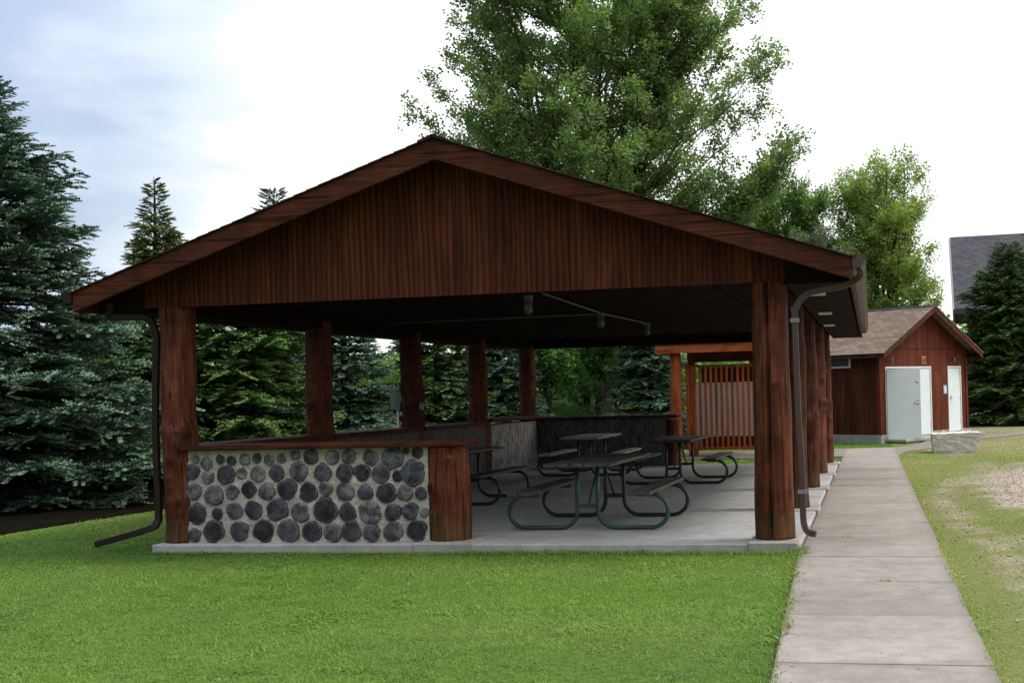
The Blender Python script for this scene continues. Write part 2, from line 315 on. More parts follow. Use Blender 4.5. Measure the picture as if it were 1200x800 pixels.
# ------------------------------------------------------------------ object helpers
def tag(o, label=None, cat=None, group=None, kind=None):
    if label: o['label'] = label
    if cat: o['category'] = cat
    if group: o['group'] = group
    if kind: o['kind'] = kind
    return o
def empty(name, loc=(0, 0, 0), rz=0, label=None, cat=None, group=None):
    o = bpy.data.objects.new(name, None); COL.objects.link(o); o.location = loc; o.rotation_euler = (0, 0, rz)
    o.empty_display_size = .2
    return tag(o, label, cat, group)
class MB:
    def __init__(s): s.v = []; s.f = []; s.m = []; s.sm = []; s.uv = {}
    def add(s, verts, faces, mi=0, smooth=False, uvs=None):
        o = len(s.v); s.v += [tuple(p) for p in verts]
        for k, fc in enumerate(faces):
            if uvs is not None: s.uv[len(s.f)] = [uvs[i] for i in fc]
            s.f.append(tuple(i+o for i in fc)); s.m.append(mi); s.sm.append(smooth)
    def box(s, a, b, mi=0, M=None):
        x0, y0, z0 = a; x1, y1, z1 = b
        vs = [(x0, y0, z0), (x1, y0, z0), (x1, y1, z0), (x0, y1, z0), (x0, y0, z1), (x1, y0, z1), (x1, y1, z1), (x0, y1, z1)]
        if M: vs = [M @ Vector(p) for p in vs]
        s.add(vs, [(0, 3, 2, 1), (4, 5, 6, 7), (0, 1, 5, 4), (1, 2, 6, 5), (2, 3, 7, 6), (3, 0, 4, 7)], mi)
    def hexa(s, vs, mi=0): s.add(vs, [(0, 3, 2, 1), (4, 5, 6, 7), (0, 1, 5, 4), (1, 2, 6, 5), (2, 3, 7, 6), (3, 0, 4, 7)], mi)
    def tube(s, pts, r, n=10, mi=0, cap=True):
        pts = [Vector(p) for p in pts]; rs = r if hasattr(r, '__len__') else [r]*len(pts)
        up = Vector((0, 0, 1)); prev = None; rings = []
        for i, p in enumerate(pts):
            d = (pts[min(i+1, len(pts)-1)]-pts[max(i-1, 0)]).normalized()
            if prev is None:
                a = d.orthogonal().normalized() if abs(d.dot(up)) > .95 else d.cross(up).normalized()
            else: a = (prev-d*prev.dot(d)).normalized()
            prev = a; b_ = d.cross(a)
            rings.append([p+(a*math.cos(2*PI*k/n)+b_*math.sin(2*PI*k/n))*rs[i] for k in range(n)])
        vs = [q for g in rings for q in g]; fs = []
        for i in range(len(pts)-1):
            for k in range(n): fs.append((i*n+k, i*n+(k+1) % n, (i+1)*n+(k+1) % n, (i+1)*n+k))
        if cap: fs += [tuple(range(n))[::-1], tuple(range((len(pts)-1)*n, len(pts)*n))]
        s.add(vs, fs, mi, True)
    def rectbar(s, pts, w, h, mi=0, up=(0, 0, 1)):
        pts = [Vector(p) for p in pts]; vs = []; fs = []
        for i, p in enumerate(pts):
            d = (pts[min(i+1, len(pts)-1)]-pts[max(i-1, 0)]).normalized()
            a = d.cross(Vector(up)).normalized(); b_ = a.cross(d).normalized()
            vs += [p-a*w/2-b_*h/2, p+a*w/2-b_*h/2, p+a*w/2+b_*h/2, p-a*w/2+b_*h/2]
        for i in range(len(pts)-1):
            for k in range(4): fs.append((i*4+k, i*4+(k+1) % 4, (i+1)*4+(k+1) % 4, (i+1)*4+k))
        n = (len(pts)-1)*4; fs += [(3, 2, 1, 0), (n, n+1, n+2, n+3)]
        s.add(vs, fs, mi)
    def prism(s, poly, y0, y1, mi=0):
        n = len(poly); vs = [(x, y0, z) for x, z in poly]+[(x, y1, z) for x, z in poly]
        fs = [tuple(range(n)), tuple(range(2*n-1, n-1, -1))]+[(i, n+i, n+(i+1) % n, (i+1) % n) for i in range(n)]
        s.add(vs, fs, mi)
    def slab(s, poly, z0, z1, mi=0):
        n = len(poly); q = lambda z, p: z(p[1]) if callable(z) else z
        vs = [(x, y, q(z0, (x, y))) for x, y in poly]+[(x, y, q(z1, (x, y))) for x, y in poly]
        fs = [tuple(range(n))[::-1], tuple(range(n, 2*n))]+[(i, (i+1) % n, n+(i+1) % n, n+i) for i in range(n)]
        s.add(vs, fs, mi)
    def build(s, name, mats, parent=None, bevel=0, kind=None, fixn=True):
        me = bpy.data.meshes.new(name); me.from_pydata(s.v, [], s.f)
        for m in (mats if isinstance(mats, (list, tuple)) else [mats]): me.materials.append(MAT[m])
        me.polygons.foreach_set('material_index', s.m); me.polygons.foreach_set('use_smooth', s.sm)
        if s.uv:
            ul = me.uv_layers.new(name='UVMap')
            for pi, uvs in s.uv.items():
                p = me.polygons[pi]
                for k, li in enumerate(p.loop_indices): ul.data[li].uv = uvs[k]
        me.update()
        if fixn:
            import bmesh
            bm = bmesh.new(); bm.from_mesh(me); bmesh.ops.recalc_face_normals(bm, faces=bm.faces)
            if bevel:
                es = [e for e in bm.edges if len(e.link_faces) == 2 and e.calc_face_angle(0) > .6]
                bmesh.ops.bevel(bm, geom=es, offset=bevel, segments=1, affect='EDGES', profile=.5)
            bm.to_mesh(me); bm.free()
        o = bpy.data.objects.new(name, me); COL.objects.link(o); o.parent = parent
        if kind: o['kind'] = kind
        return o
def copy_tree(o, parent=None):
    c = o.copy(); COL.objects.link(c)
    if parent is not None: c.parent = parent; c.matrix_parent_inverse = o.matrix_parent_inverse.copy()
    for ch in list(o.children): copy_tree(ch, c)
    return c

# ------------------------------------------------------------------ numpy mesh scatter
def np_mesh(name, V, F, mats, attrs=None, smooth=False):
    """V (n,3); F (m,k) k=3 or 4"""
    me = bpy.data.meshes.new(name); n, m, k = len(V), len(F), F.shape[1]
    me.vertices.add(n); me.vertices.foreach_set('co', V.astype(np.float32).ravel())
    me.loops.add(m*k); me.loops.foreach_set('vertex_index', F.astype(np.int32).ravel())
    me.polygons.add(m); me.polygons.foreach_set('loop_start', (np.arange(m)*k).astype(np.int32))
    me.polygons.foreach_set('loop_total', np.full(m, k, np.int32))
    for a, arr in (attrs or {}).items():
        at_ = me.attributes.new(a, 'FLOAT', 'POINT'); at_.data.foreach_set('value', arr.astype(np.float32))
    me.materials.append(MAT[mats]); me.update(calc_edges=True); return me
def place(template_V, template_F, P, D, U, S, extra=None):
    """instances of a template (x forward, y side, z up) at P, forward D, up hint U, scale S -> V, F"""
    D = D/np.linalg.norm(D, axis=1, keepdims=True)
    Sd = np.cross(U, D); Sd /= (np.linalg.norm(Sd, axis=1, keepdims=True)+1e-9); Up = np.cross(D, Sd)
    T = template_V; n = len(P); S = S if S.ndim == 2 else np.repeat(S[:, None], 3, 1)
    V = P[:, None, :]+T[None, :, 0:1]*S[:, None, 0:1]*D[:, None, :]+T[None, :, 1:2]*S[:, None, 1:2]*Sd[:, None, :]+T[None, :, 2:3]*S[:, None, 2:3]*Up[:, None, :]
    F = template_F[None]+(np.arange(n)*len(T))[:, None, None]
    return V.reshape(-1, 3), F.reshape(-1, template_F.shape[1])
# ------------------------------------------------------------------ conifers
def twig_template():
    V = []; F = []
    def tri(a, b, c):
        o = len(V); V.extend([a, b, c]); F.append((o, o+1, o+2))
    r = random.Random(3)
    for j in range(5):
        t = j*.18
        w = .27*(1-.35*t)
        for s in (-1, 1):
            tri((t-.02, 0, 0), (t+.24, 0, 0), (t+.30+r.uniform(-.04, .04), s*w, .05+r.uniform(-.03, .05)))
        s = -1 if j % 2 else 1
        tri((t, 0, 0), (t+.22, 0, 0), (t+.27, s*.09, .19))
    tri((.7, -.07, 0), (.7, .07, .02), (1.08, 0, .03)); tri((0, -.08, .01), (0, .08, .01), (.95, 0, .03))
    return np.array(V, float), np.array(F)
TWV, TWF = twig_template()
TWT = np.repeat(np.clip(TWV[:, 0], 0, 1)[None], 1, 0)[0]
def spruce_mesh(h, Rr, seed, mat, spacing=.28, pw=.82, droop=.28, tipamt=.5, density=1., bare_top=.0, clump=1.0, zmin=.25):
    g = np.random.default_rng(seed)
    Ps, Ds, Us, Ss, Ti, Tp = [], [], [], [], [], []
    tr = MB(); tr.tube([(0, 0, -.1), (0.02, .01, h*.3), (-.02, .02, h*.7), (0, 0, h*.985)], [h*.02+.03, h*.016+.02, h*.009+.01, .012], 8)
    z = zmin; k = 0
    while z < h*.985:
        fr = z/h
        rad = (Rr*(1-fr)**pw+.07*(fr > .6))*(1. if fr > .06 else .85)
        nb = int(g.integers(8, 11)*(1 if fr < .8 else .75)); a0 = g.uniform(0, 6.28)
        sect = g.uniform(.72, 1.12); tf = min(1., .5+(1-fr)*2.6)
        for i in range(nb):
            a = a0+i*2*PI/nb+g.normal(0, .18); Lb = rad*sect*g.uniform(.72, 1.18)+.06
            zz = z+g.normal(0, .05)
            up0 = .75*fr**2.2 - .06                                     # top branches rise, lower ones are level
            dr = droop*(1-fr)*g.uniform(.6, 1.3)
            t = np.arange(.12 if Lb < 1 else .3, 1.0, .085/max(Lb, .1)/density)
            if len(t) < 2: t = np.array([.3, .7])
            rdir = np.array([math.cos(a), math.sin(a), 0]); sdir = np.array([-math.sin(a), math.cos(a), 0])
            def pos(q):
                q = np.atleast_1d(q)[:, None]
                return np.array([0, 0, zz])+rdir*Lb*q+np.array([0, 0, 1.])*Lb*(up0*q-dr*q**1.3*1.5+dr*1.25*q**3.2)
            bp = pos(np.linspace(0, 1, 5)); tr.tube(bp, [max(.006, .012*Lb), .010*Lb+.003, .007*Lb+.003, .005, .003], 4, cap=False)
            for s in (-1, 1):
                P = pos(t+g.normal(0, .01, len(t))); n = len(t)
                ls = np.minimum(.62, (.50*Lb*(1-t)**.75+.10))*g.uniform(.65, 1.15, n)*clump*tf
                ang = g.uniform(.7, 1.05, n); zd = g.uniform(-.32, .05, n)-.1*(1-fr)
                dirs = rdir*np.cos(ang)[:, None]+sdir*(s*np.sin(ang))[:, None]+np.array([0, 0, 1.])*zd[:, None]
                dirs /= np.linalg.norm(dirs, axis=1, keepdims=True)
                bt = g.uniform(0, 1)
                for j in range(n):
                    m = max(1, int(ls[j]/.085*density)); q = (np.arange(m)+.5)/m
                    pp = P[j]+dirs[j]*(q*ls[j])[:, None]+np.array([0, 0, .10])*(q*ls[j])[:, None]**1.
                    sd = np.where(np.arange(m) % 2, 1, -1)
                    nd = dirs[j]*.8+np.cross(np.array([0, 0, 1.]), dirs[j])*(sd*.62)[:, None]+g.normal(0, .12, (m, 3)); nd += np.array([0, 0, .22]); nd[-1] = dirs[j]+g.normal(0, .08, 3)
                    Ps.append(pp); Ds.append(nd); Ss.append(g.uniform(.15, .25, m)*(1.15-.3*q)*tf); Ti.append(np.full(m, bt)*.6+g.uniform(0, .4, m))
                    Tp.append(np.clip(tipamt*(q**2*1.1+t[j]**3*.5), 0, 1)*g.uniform(.3, 1, m))
            Ps.append(pos(np.linspace(.5, 1, 6))); Ds.append(np.repeat(rdir[None]+np.array([[0, 0, .1]]), 6, 0)); Ss.append(np.full(6, .15)); Ti.append(np.full(6, .6)); Tp.append(np.full(6, tipamt*.7))
        z += spacing*(1-.45*fr)*g.uniform(.75, 1.25); k += 1
    # leader
    q = np.linspace(h*.93, h, 6); Ps.append(np.stack([q*0, q*0, q], 1)); Ds.append(np.tile([0.05, 0, 1.], (6, 1))); Ss.append(np.full(6, .12)); Ti.append(np.full(6, .5)); Tp.append(np.full(6, tipamt))
    P, D, S = np.concatenate(Ps), np.concatenate(Ds), np.concatenate(Ss)
    n = len(P); U = np.tile([0, 0, 1.], (n, 1))+g.normal(0, .25, (n, 3))
    Sx = np.stack([S, S*1.0, S*1.0], 1)
    V, F = place(TWV, TWF, P, D, U, Sx)
    k = len(TWV)
    tip = np.repeat(np.concatenate(Tp), k)*np.tile(.35+.65*TWT, n)
    me = np_mesh('crown', V, F, mat, {'tint': np.repeat(np.concatenate(Ti), k), 'tip': tip})
    return me, tr
def conifer(name, label, px, Y, h, Rr, seed, mat, group=None, rz=0., cat='tree', **kw):
    p = at(px, 450, Y=Y); root = empty(name, (p.x, Y, lawn(Y)), rz, label, cat, group)
    me, tr = spruce_mesh(h-lawn(Y), Rr, seed, mat, **kw)
    c = bpy.data.objects.new('crown', me); COL.objects.link(c); c.parent = root
    tr.build('trunk', 'bark', root, fixn=False)
    return root
GS = 'spruces in a row behind the shelter'
s1 = conifer('blue_spruce', 'big blue-green spruce at the left edge of the picture, its lowest boughs sweeping the mulch', -12, 16.8, 6.9, 3.6, 1, 'needle_blue', GS, spacing=.31, tipamt=.8, clump=1.2, zmin=.15, pw=.9)
s2 = conifer('spruce_tree', 'yellowish green spruce left of the roof, a black bird perched on its thin top', 187, 23.5, 6.35, 2.3, 2, 'needle_olive', GS, droop=.22, tipamt=.7, pw=1.3)
s3 = conifer('spruce_tree', 'spruce with bright fresh green tips seen between the left corner post and the next post', 283, 22.6, 4.85, 2.8, 3, 'needle_fresh', GS, droop=.34, tipamt=.85, clump=1.1)
s4 = conifer('blue_spruce', 'bluish spruce whose tip alone shows above the left roof slope', 327, 31., 7.45, 2.3, 4, 'needle_blue', GS, tipamt=.35)
s5 = conifer('blue_spruce', 'blue-green spruce seen between the second and third posts of the left side', 404, 28.5, 5.6, 1.75, 5, 'needle_blue', GS, tipamt=.45)
s6 = conifer('spruce_tree', 'green spruce seen between the third and fourth posts of the left side', 512, 32., 5.8, 2.2, 6, 'needle_green', GS, tipamt=.5)
s7 = conifer('blue_spruce', 'dusky blue spruce seen between the fourth post and the back corner post', 585, 36., 5.9, 1.7, 7, 'needle_blue', GS, tipamt=.35)
s8 = conifer('blue_spruce', 'dense blue spruce directly left of the orange slatted screen', 762, 36., 4.9, 1.75, 8, 'needle_blue', GS, tipamt=.45, clump=1.1)
s9 = conifer('spruce_tree', 'dark shaded spruce filling the gap behind the left corner post downspout', 128, 21., 3.4, 2.6, 9, 'needle_dark', GS, tipamt=.4, zmin=.1, pw=.6)
s10 = conifer('spruce_tree', 'tall dark green spruce at the right edge, beside the brown shed', 1186, 47., 6.7, 3.3, 10, 'needle_dark', None, spacing=.28, tipamt=.9, droop=.3, clump=1.3, pw=.78)

# ------------------------------------------------------------------ broadleaf trees
def leaf_template(nl, spread, seed):
    r = random.Random(seed); V = []; F = []
    for i in range(nl):
        c = Vector((r.uniform(0, 1.), r.gauss(0, spread), r.gauss(0, spread*.8)))
        d = Vector((r.uniform(.1, 1), r.gauss(0, .8), r.gauss(-.15, .5))).normalized(); n = Vector((r.gauss(0, .5), r.gauss(0, .5), 1)).normalized()
        s = d.cross(n).normalized(); l = r.uniform(.22, .36); w = l*.42
        o = len(V); V += [tuple(c), tuple(c+d*l*.5+s*w), tuple(c+d*l), tuple(c+d*l*.5-s*w)]; F += [(o, o+1, o+2), (o, o+2, o+3)]
    return np.array(V), np.array(F)
def broadleaf(name, label, px, Y, h, r0, zc0, seed, mat, leafs=.42, nstem=7, nsub=13, ntw=9, skew=(0, 0), extra=None, group=None, bark='bark', nl=9, fullness=1.):
    """h height, r0 crown radius, zc0 lowest crown height"""
    g = np.random.default_rng(seed); p = at(px, 450, Y=Y)
    root = empty(name, (p.x, Y, lawn(Y)), 0, label, 'tree', group); wood_ = MB()
    fork = max(.9, zc0*.45)
    tr_r = h*.012+.05
    wood_.tube([(0, 0, -.1), (.03, 0, fork*.6), (0, .02, fork)], [tr_r*1.5, tr_r*1.15, tr_r], 10)
    Ps, Ds, Ts = [], [], []
    def env(z):
        t = (z-zc0)/(h-zc0)
        if t < 0: return r0*.55
        return r0*(max(0, 1-abs((t-.42)/.60)**2.3))**.6 if t > .42 else r0*(.62+.38*(t/.42)**.8)
    def spray(a, b, n):
        q = g.uniform(.15, 1., n)[:, None]; d = (b-a)
        Ps.append(a+d*q+g.normal(0, .06, (n, 3))); Ds.append(d/np.linalg.norm(d)+g.normal(0, .45, (n, 3))+np.array([0, 0, .25])); Ts.append(np.full(n, g.uniform(0, .35)+bt[0])*.85+g.uniform(0, .25, n))
    bt = [0.]
    def sub(a, b, rad):
        bt[0] = g.uniform(0, .65)
        mid = (a+b)/2+np.array([0, 0, -.04*np.linalg.norm(b-a)])+g.normal(0, .08, 3)
        wood_.tube([a, mid, b], [rad, rad*.6, .008], 5, cap=False)
        Ln = np.linalg.norm(b-a)
        for k in range(max(3, int(ntw*Ln/2.2*fullness))):
            t = g.uniform(.22, 1.); s = (a*(1-t)+b*t) if t > .5 else (a+(mid-a)*2*t)
            d = (b-a)/Ln+g.normal(0, .55, 3)+np.array([0, 0, .3]); d /= np.linalg.norm(d)
            l = g.uniform(.5, 1.1)*leafs*2.2; e = s+d*l
            wood_.tube([s, e], [.012, .004], 3, cap=False)
            spray(s, e, int(g.integers(4, 8)))
    for i in range(nstem):
        a = i*2*PI/nstem+g.normal(0, .25); reach = r0*(g.uniform(.3, .62) if i else .05)
        top = h*g.uniform(.84, .96) if i else h*.97
        pts = []
        nseg = 9
        for k in range(nseg+1):
            t = k/nseg; rr = reach*t**.85
            pts.append(np.array([math.cos(a)*rr+skew[0]*t+g.normal(0, .05*t*r0*.3), math.sin(a)*rr+skew[1]*t+g.normal(0, .05*t*r0*.3), fork+(top-fork)*t]))
        rads = [tr_r*.42*(1-k/nseg)**.8+.012 for k in range(nseg+1)]
        wood_.tube(pts, rads, 7, cap=False)
        for j in range(nsub):
            t = g.uniform(.1, .97); q = t*nseg; k = min(int(q), nseg-1); s = pts[k]*(1-(q-k))+pts[k+1]*(q-k)
            if s[2] < zc0*.75: continue
            aa = a+g.normal(0, 1.0) if i else g.uniform(0, 6.28)
            ln = g.uniform(.35, 1.)*r0*.75*(1-.45*t); el = g.uniform(.25, 1.1)
            e = s+np.array([math.cos(aa)*math.cos(el), math.sin(aa)*math.cos(el), math.sin(el)])*ln
            ax = np.array([skew[0], skew[1]])*max(0, (e[2]-fork)/(h-fork)); lim = env(e[2])*g.uniform(.82, 1.1)
            rr = np.linalg.norm(e[:2]-ax)
            if rr > lim: e[:2] = ax+(e[:2]-ax)*lim/rr
            if e[2] > h: e[2] = h-g.uniform(0, .5)
            if np.linalg.norm(e-s) < .3: continue
            sub(s, e, .02+.012*ln)
    # low and outer boughs filling the envelope
    for j in range(int(nstem*nsub*.5*fullness)):
        z = zc0+(h-zc0)*g.uniform(0, .93)**1.1; a = g.uniform(0, 6.28); rr = env(z)*g.uniform(.55, 1.03)
        ax = np.array([skew[0], skew[1]])*max(0, (z-fork)/(h-fork))
        e = np.array([math.cos(a)*rr+ax[0], math.sin(a)*rr+ax[1], z]); s = np.array([e[0]*.45, e[1]*.45, z-rr*g.uniform(.3, .6)])
        if s[2] < fork: s[2] = fork+.2
        sub(s, e, .03)
    for ex in (extra or []): sub(np.array(ex[0], float), np.array(ex[1], float), .05)
    P, D, T = np.concatenate(Ps), np.concatenate(Ds), np.concatenate(Ts); n = len(P)
    LV, LF = leaf_template(nl, .28, seed)
    V, F = place(LV, LF, P, D, np.tile([0, 0, 1.], (n, 1))+g.normal(0, .35, (n, 3)), g.uniform(.75, 1.25, n)*leafs)
    k = len(LV); hh = np.clip((P[:, 2]-zc0)/(h-zc0), 0, 1)
    tip = (g.uniform(0, 1, n) > .86)*.7
    me = np_mesh('crown', V, F, mat, {'tint': np.repeat(np.clip(T, 0, 1), k), 'tip': np.repeat(tip, k)})
    c = bpy.data.objects.new('crown', me); COL.objects.link(c); c.parent = root
    wood_.build('trunk', bark, root, fixn=False)
    return root
ex = []
for q in range(7):
    ex.append(((2.0, -.5, 3.4+.2*q), (4.6+.40*q, -1+.2*q, 7.0+.55*q-.35*(q % 2))))
for q in range(9):
    ex.append(((3.4, -.6, 6.2), (5.0+.28*q, -1.2+.3*(q % 3), 7.6+.30*q-.5*(q % 2))))
broadleaf('maple_tree', 'huge leafy maple towering behind the shelter roof, cut off by the top of the picture', 706, 42., 18.8, 6.9, 4.4, 21, 'leaf_maple', leafs=.34, nstem=11, nsub=24, ntw=11.5, extra=ex, nl=10)
broadleaf('broadleaf_tree', 'dense mid-green tree above the right roof slope, between maple and pale green tree', 922, 58., 12.2, 3.2, 3.0, 22, 'leaf_mid', leafs=.38, nstem=8, nsub=22, ntw=18, nl=10)
broadleaf('broadleaf_tree', 'small grey-green tree low against the right roof slope in front of the dense one', 955, 52., 8.6, 1.7, 3.0, 27, 'leaf_grey', leafs=.32, nstem=5, nsub=14, ntw=10)
broadleaf('broadleaf_tree', 'pale yellow-green tree above the brown shed with two dark stems', 1042, 56., 12.4, 2.95, 4.2, 23, 'leaf_light', leafs=.34, nstem=7, nsub=24, ntw=13, nl=10)
GU = 'young leafy trees seen under the shelter roof'
broadleaf('young_tree', 'small leafy tree with a clear dark stem right of the back corner post', 643, 38., 6.0, 1.6, 1.9, 24, 'leaf_under', leafs=.34, nstem=5, nsub=12, ntw=9, group=GU)
broadleaf('young_tree', 'shaded leafy tree midway between the back corner post and the blue spruce', 688, 42., 6.4, 1.8, 1.2, 25, 'leaf_under', leafs=.34, nstem=5, nsub=13, ntw=10, group=GU)
broadleaf('young_tree', 'leafy tree tucked behind the left flank of the blue spruce by the screen', 722, 46., 6.2, 1.8, .9, 26, 'leaf_mid', leafs=.36, nstem=5, nsub=12, ntw=10, group=GU)

# far woods, low: one indistinct mass
def woods():
    g = np.random.default_rng(5); Ps = []; Ti = []
    for i in range(240):
        a = g.uniform(-1.15, .62); d = g.uniform(88, 125); x = math.sin(a)*d; y = math.cos(a)*d
        hh = g.uniform(3.2, 5.6)
        n = 200; q = g.normal(0, 1, (n, 3)); q /= np.linalg.norm(q, axis=1, keepdims=True); q *= g.uniform(.55, 1.05, (n, 1))
        Ps.append(np.array([x, y, hh*.42])+q*np.array([g.uniform(2., 4), g.uniform(2, 3), hh*.58])); Ti.append(np.full(n, g.uniform(0, .7))+g.uniform(0, .3, n))
    P = np.concatenate(Ps); P = P[P[:, 2] > 0]; n = len(P); T = np.concatenate(Ti)[:n]
    LV, LF = leaf_template(7, .4, 9)
    V, F = place(LV, LF, P, g.normal(0, 1, (n, 3)), g.normal(0, 1, (n, 3)), np.full(n, 1.3))
    me = np_mesh('distant_woods', V, F, 'leaf_mid', {'tint': np.repeat(T, len(LV)), 'tip': np.zeros(n*len(LV))})
    o = bpy.data.objects.new('distant_woods', me); COL.objects.link(o)
    tag(o, 'low far-off wood glimpsed in the gaps between trees and buildings', 'woods', kind='stuff')
woods()
# ground cover under the trees beyond the shelter, so that their stems rise out of shrubs
def shrubs():
    g = np.random.default_rng(15); Ps = []
    for i in range(70):
        px_ = g.uniform(600, 700); Y = g.uniform(41, 52); p = at(px_, 450, Y=Y)
        n = 260; q = g.normal(0, 1, (n, 3)); q /= np.linalg.norm(q, axis=1, keepdims=True); q *= g.uniform(.4, 1., (n, 1))
        hh = g.uniform(.6, 1.3); Ps.append(np.array([p.x, Y, lawn(Y)+hh*.5])+q*np.array([1., .8, hh*.6]))
    P = np.concatenate(Ps); n = len(P); LV, LF = leaf_template(6, .35, 19)
    V, F = place(LV, LF, P, g.normal(0, 1, (n, 3)), g.normal(0, 1, (n, 3)), np.full(n, .32))
    me = np_mesh('undergrowth', V, F, 'leaf_mid', {'tint': np.repeat(g.uniform(0, .6, n), len(LV)), 'tip': np.zeros(n*len(LV))})
    o = bpy.data.objects.new('undergrowth', me); COL.objects.link(o)
    tag(o, 'dark leafy undergrowth beneath the young trees behind the shelter', 'undergrowth', kind='stuff')
shrubs()
# bird on the spruce tip
t = at(184, 212, Y=23.4); bird = empty('bird', t, R(10), 'small black bird perched on the tip of the yellowish spruce', 'bird')
bird.scale = (.62, .62, .62)
mb = MB(); mb.tube([(-.10, 0, .0), (-.06, 0, .02), (0, 0, .045), (.05, 0, .07), (.085, 0, .10), (.11, 0, .105), (.13, 0, .10)], [.012, .028, .05, .046, .032, .03, .012], 10)
mb.build('body', 'bird_black', bird)
mb = MB(); mb.hexa([(-.2, -.02, -.035), (-.2, .02, -.035), (-.06, .02, .0), (-.06, -.02, .0), (-.2, -.02, -.028), (-.2, .02, -.028), (-.06, .02, .022), (-.06, -.02, .022)]); mb.build('tail', 'bird_black', bird)
mb = MB(); mb.tube([(.13, 0, .10), (.165, 0, .095)], [.009, .002], 6); mb.build('beak', 'bird_black', bird)
for s in (-1, 1): mb = MB(); mb.tube([(.0, s*.015, .02), (.005, s*.015, -.04)], .004, 5); mb.build('leg', 'bird_black', bird)
# ------------------------------------------------------------------ ground and paths
def gpt(x, y, up=0.):
    p = at(x, y, ground=True); return (p.x, p.y)
ys = [-80, -5, 5, 11, 18, 25, 40, 80, 200, 900]
mb = MB(); vs = []
for y in ys:
    for x in (-700, -60, -10, 0, 10, 60, 700): vs.append((x, y, lawn(y)))
fs = [(r_*7+c, r_*7+c+1, (r_+1)*7+c+1, (r_+1)*7+c) for r_ in range(len(ys)-1) for c in range(6)]
mb.add(vs, fs); mb.build('lawn_ground', 'lawn_soil', kind='structure')
bed_poly = [(-9.9, 6), (-10.35, 11), (-10.8, 13.2), (-10.75, 15.9), (-10.9, 20), (-11, 27), (-10, 32), (-2.6, 33), (-1.8, 37), (-2.5, 60), (-40, 60), (-17.2, 40), (-16.3, 6)]
mb = MB(); mb.slab(bed_poly, lambda y: lawn(y)-.05, lambda y: lawn(y)+.02); mb.build('mulch_bed', 'mulch', kind='structure')
mb = MB(); mb.slab([(-24, -5), (-17.6, -5), (-17.6, 25), (-19, 45), (-26, 45), (-25, 25)], lambda y: lawn(y)-.05, lambda y: lawn(y)+.025); mb.build('road', 'road_pale', kind='structure')

WL, WR = -.68, .60
def wl(y): return -.68+max(0, min(1, (10.6-y)/4.8))*.15
def wz(y): return fl(y)-.035
mb = MB(); y = -4.95; jr = random.Random(4)
while y < 25.0:
    y1 = min(y+1.42, 25.3)
    dz = jr.uniform(-.004, .004); cr = .55 if jr.random() < .35 else 2
    a = .004
    mb.hexa([(wl(y), y+a, wz(y)-.1), (WR, y+a, wz(y)-.1), (WR, y1-a, wz(y1)-.1), (wl(y1), y1-a, wz(y1)-.1),
             (wl(y), y+a, wz(y)+dz), (WR+jr.uniform(-.01, .01), y+a, wz(y)+dz), (WR, y1-a, wz(y1)+dz), (wl(y1), y1-a, wz(y1)+dz)])
    y = y1
sw = mb.build('sidewalk', 'concrete_walk', bevel=.006, kind='structure')
mb = MB(); mb.slab([(-.53-.003, -5), (-.533, 5.8), (WL-.003, 10.6), (WL-.003, 25.2), (WR-.004, 25.2), (WR-.004, -5)][::-1] if 1 else [(WL-.003, -5), (WR-.004, -5), (WR-.004, 25.2), (WL-.003, 25.2)], lambda y: wz(y)-.12, lambda y: wz(y)-.022); mb.build('sidewalk_joint_bed', 'mulch', kind='structure')
plain('soil', (.16, .125, .09), .95, .5, 22, bs=.9, spec=.05)
mb = MB(); yy = 4.; er = random.Random(9); A, B_ = [], []
while yy < 11.35:
    q_ = -.01+.12*max(0, mnoise.noise(Vector((yy*1.7, 3, 0)))+.12)+.03*mnoise.noise(Vector((yy*9, 1, 0)))+er.uniform(0, .012)
    A.append((wl(yy)-.002, yy)); B_.append((wl(yy)+max(.004, q_), yy)); yy += .035
nA = len(A); mb.add([(x, y, wz(y)+.0045) for x, y in A]+[(x, y, wz(y)+.0045) for x, y in B_], [(i, nA+i, nA+i+1, i+1) for i in range(nA-1)])
mb.build('path_edge_soil', 'soil', kind='structure')
E1 = [gpt(977, 527), gpt(1050, 525), gpt(1077, 521), gpt(1090, 515.5), gpt(1104, 513), gpt(1114, 515), gpt(1095, 525), gpt(1062, 530), gpt(1053, 534), (WR, 25.32), (WL, 25.32), (WL, 28.0), (-9.2, 28.0), (-9.2, 30.9), (-1.2, 30.9)]
mb = MB(); mb.slab(E1[::-1], lambda y: lawn(y)-.1, lambda y: lawn(y)+.03); mb.build('cross_path', 'concrete_walk', kind='structure')
p3 = [gpt(1132, 511.5), gpt(1165, 509.5), gpt(1240, 502), gpt(1240, 505), gpt(1165, 513.5), gpt(1132, 515.5)]
mb = MB(); mb.slab(p3, lambda y: lawn(y)-.1, lambda y: lawn(y)+.03); mb.build('far_path', 'concrete_walk', kind='structure')

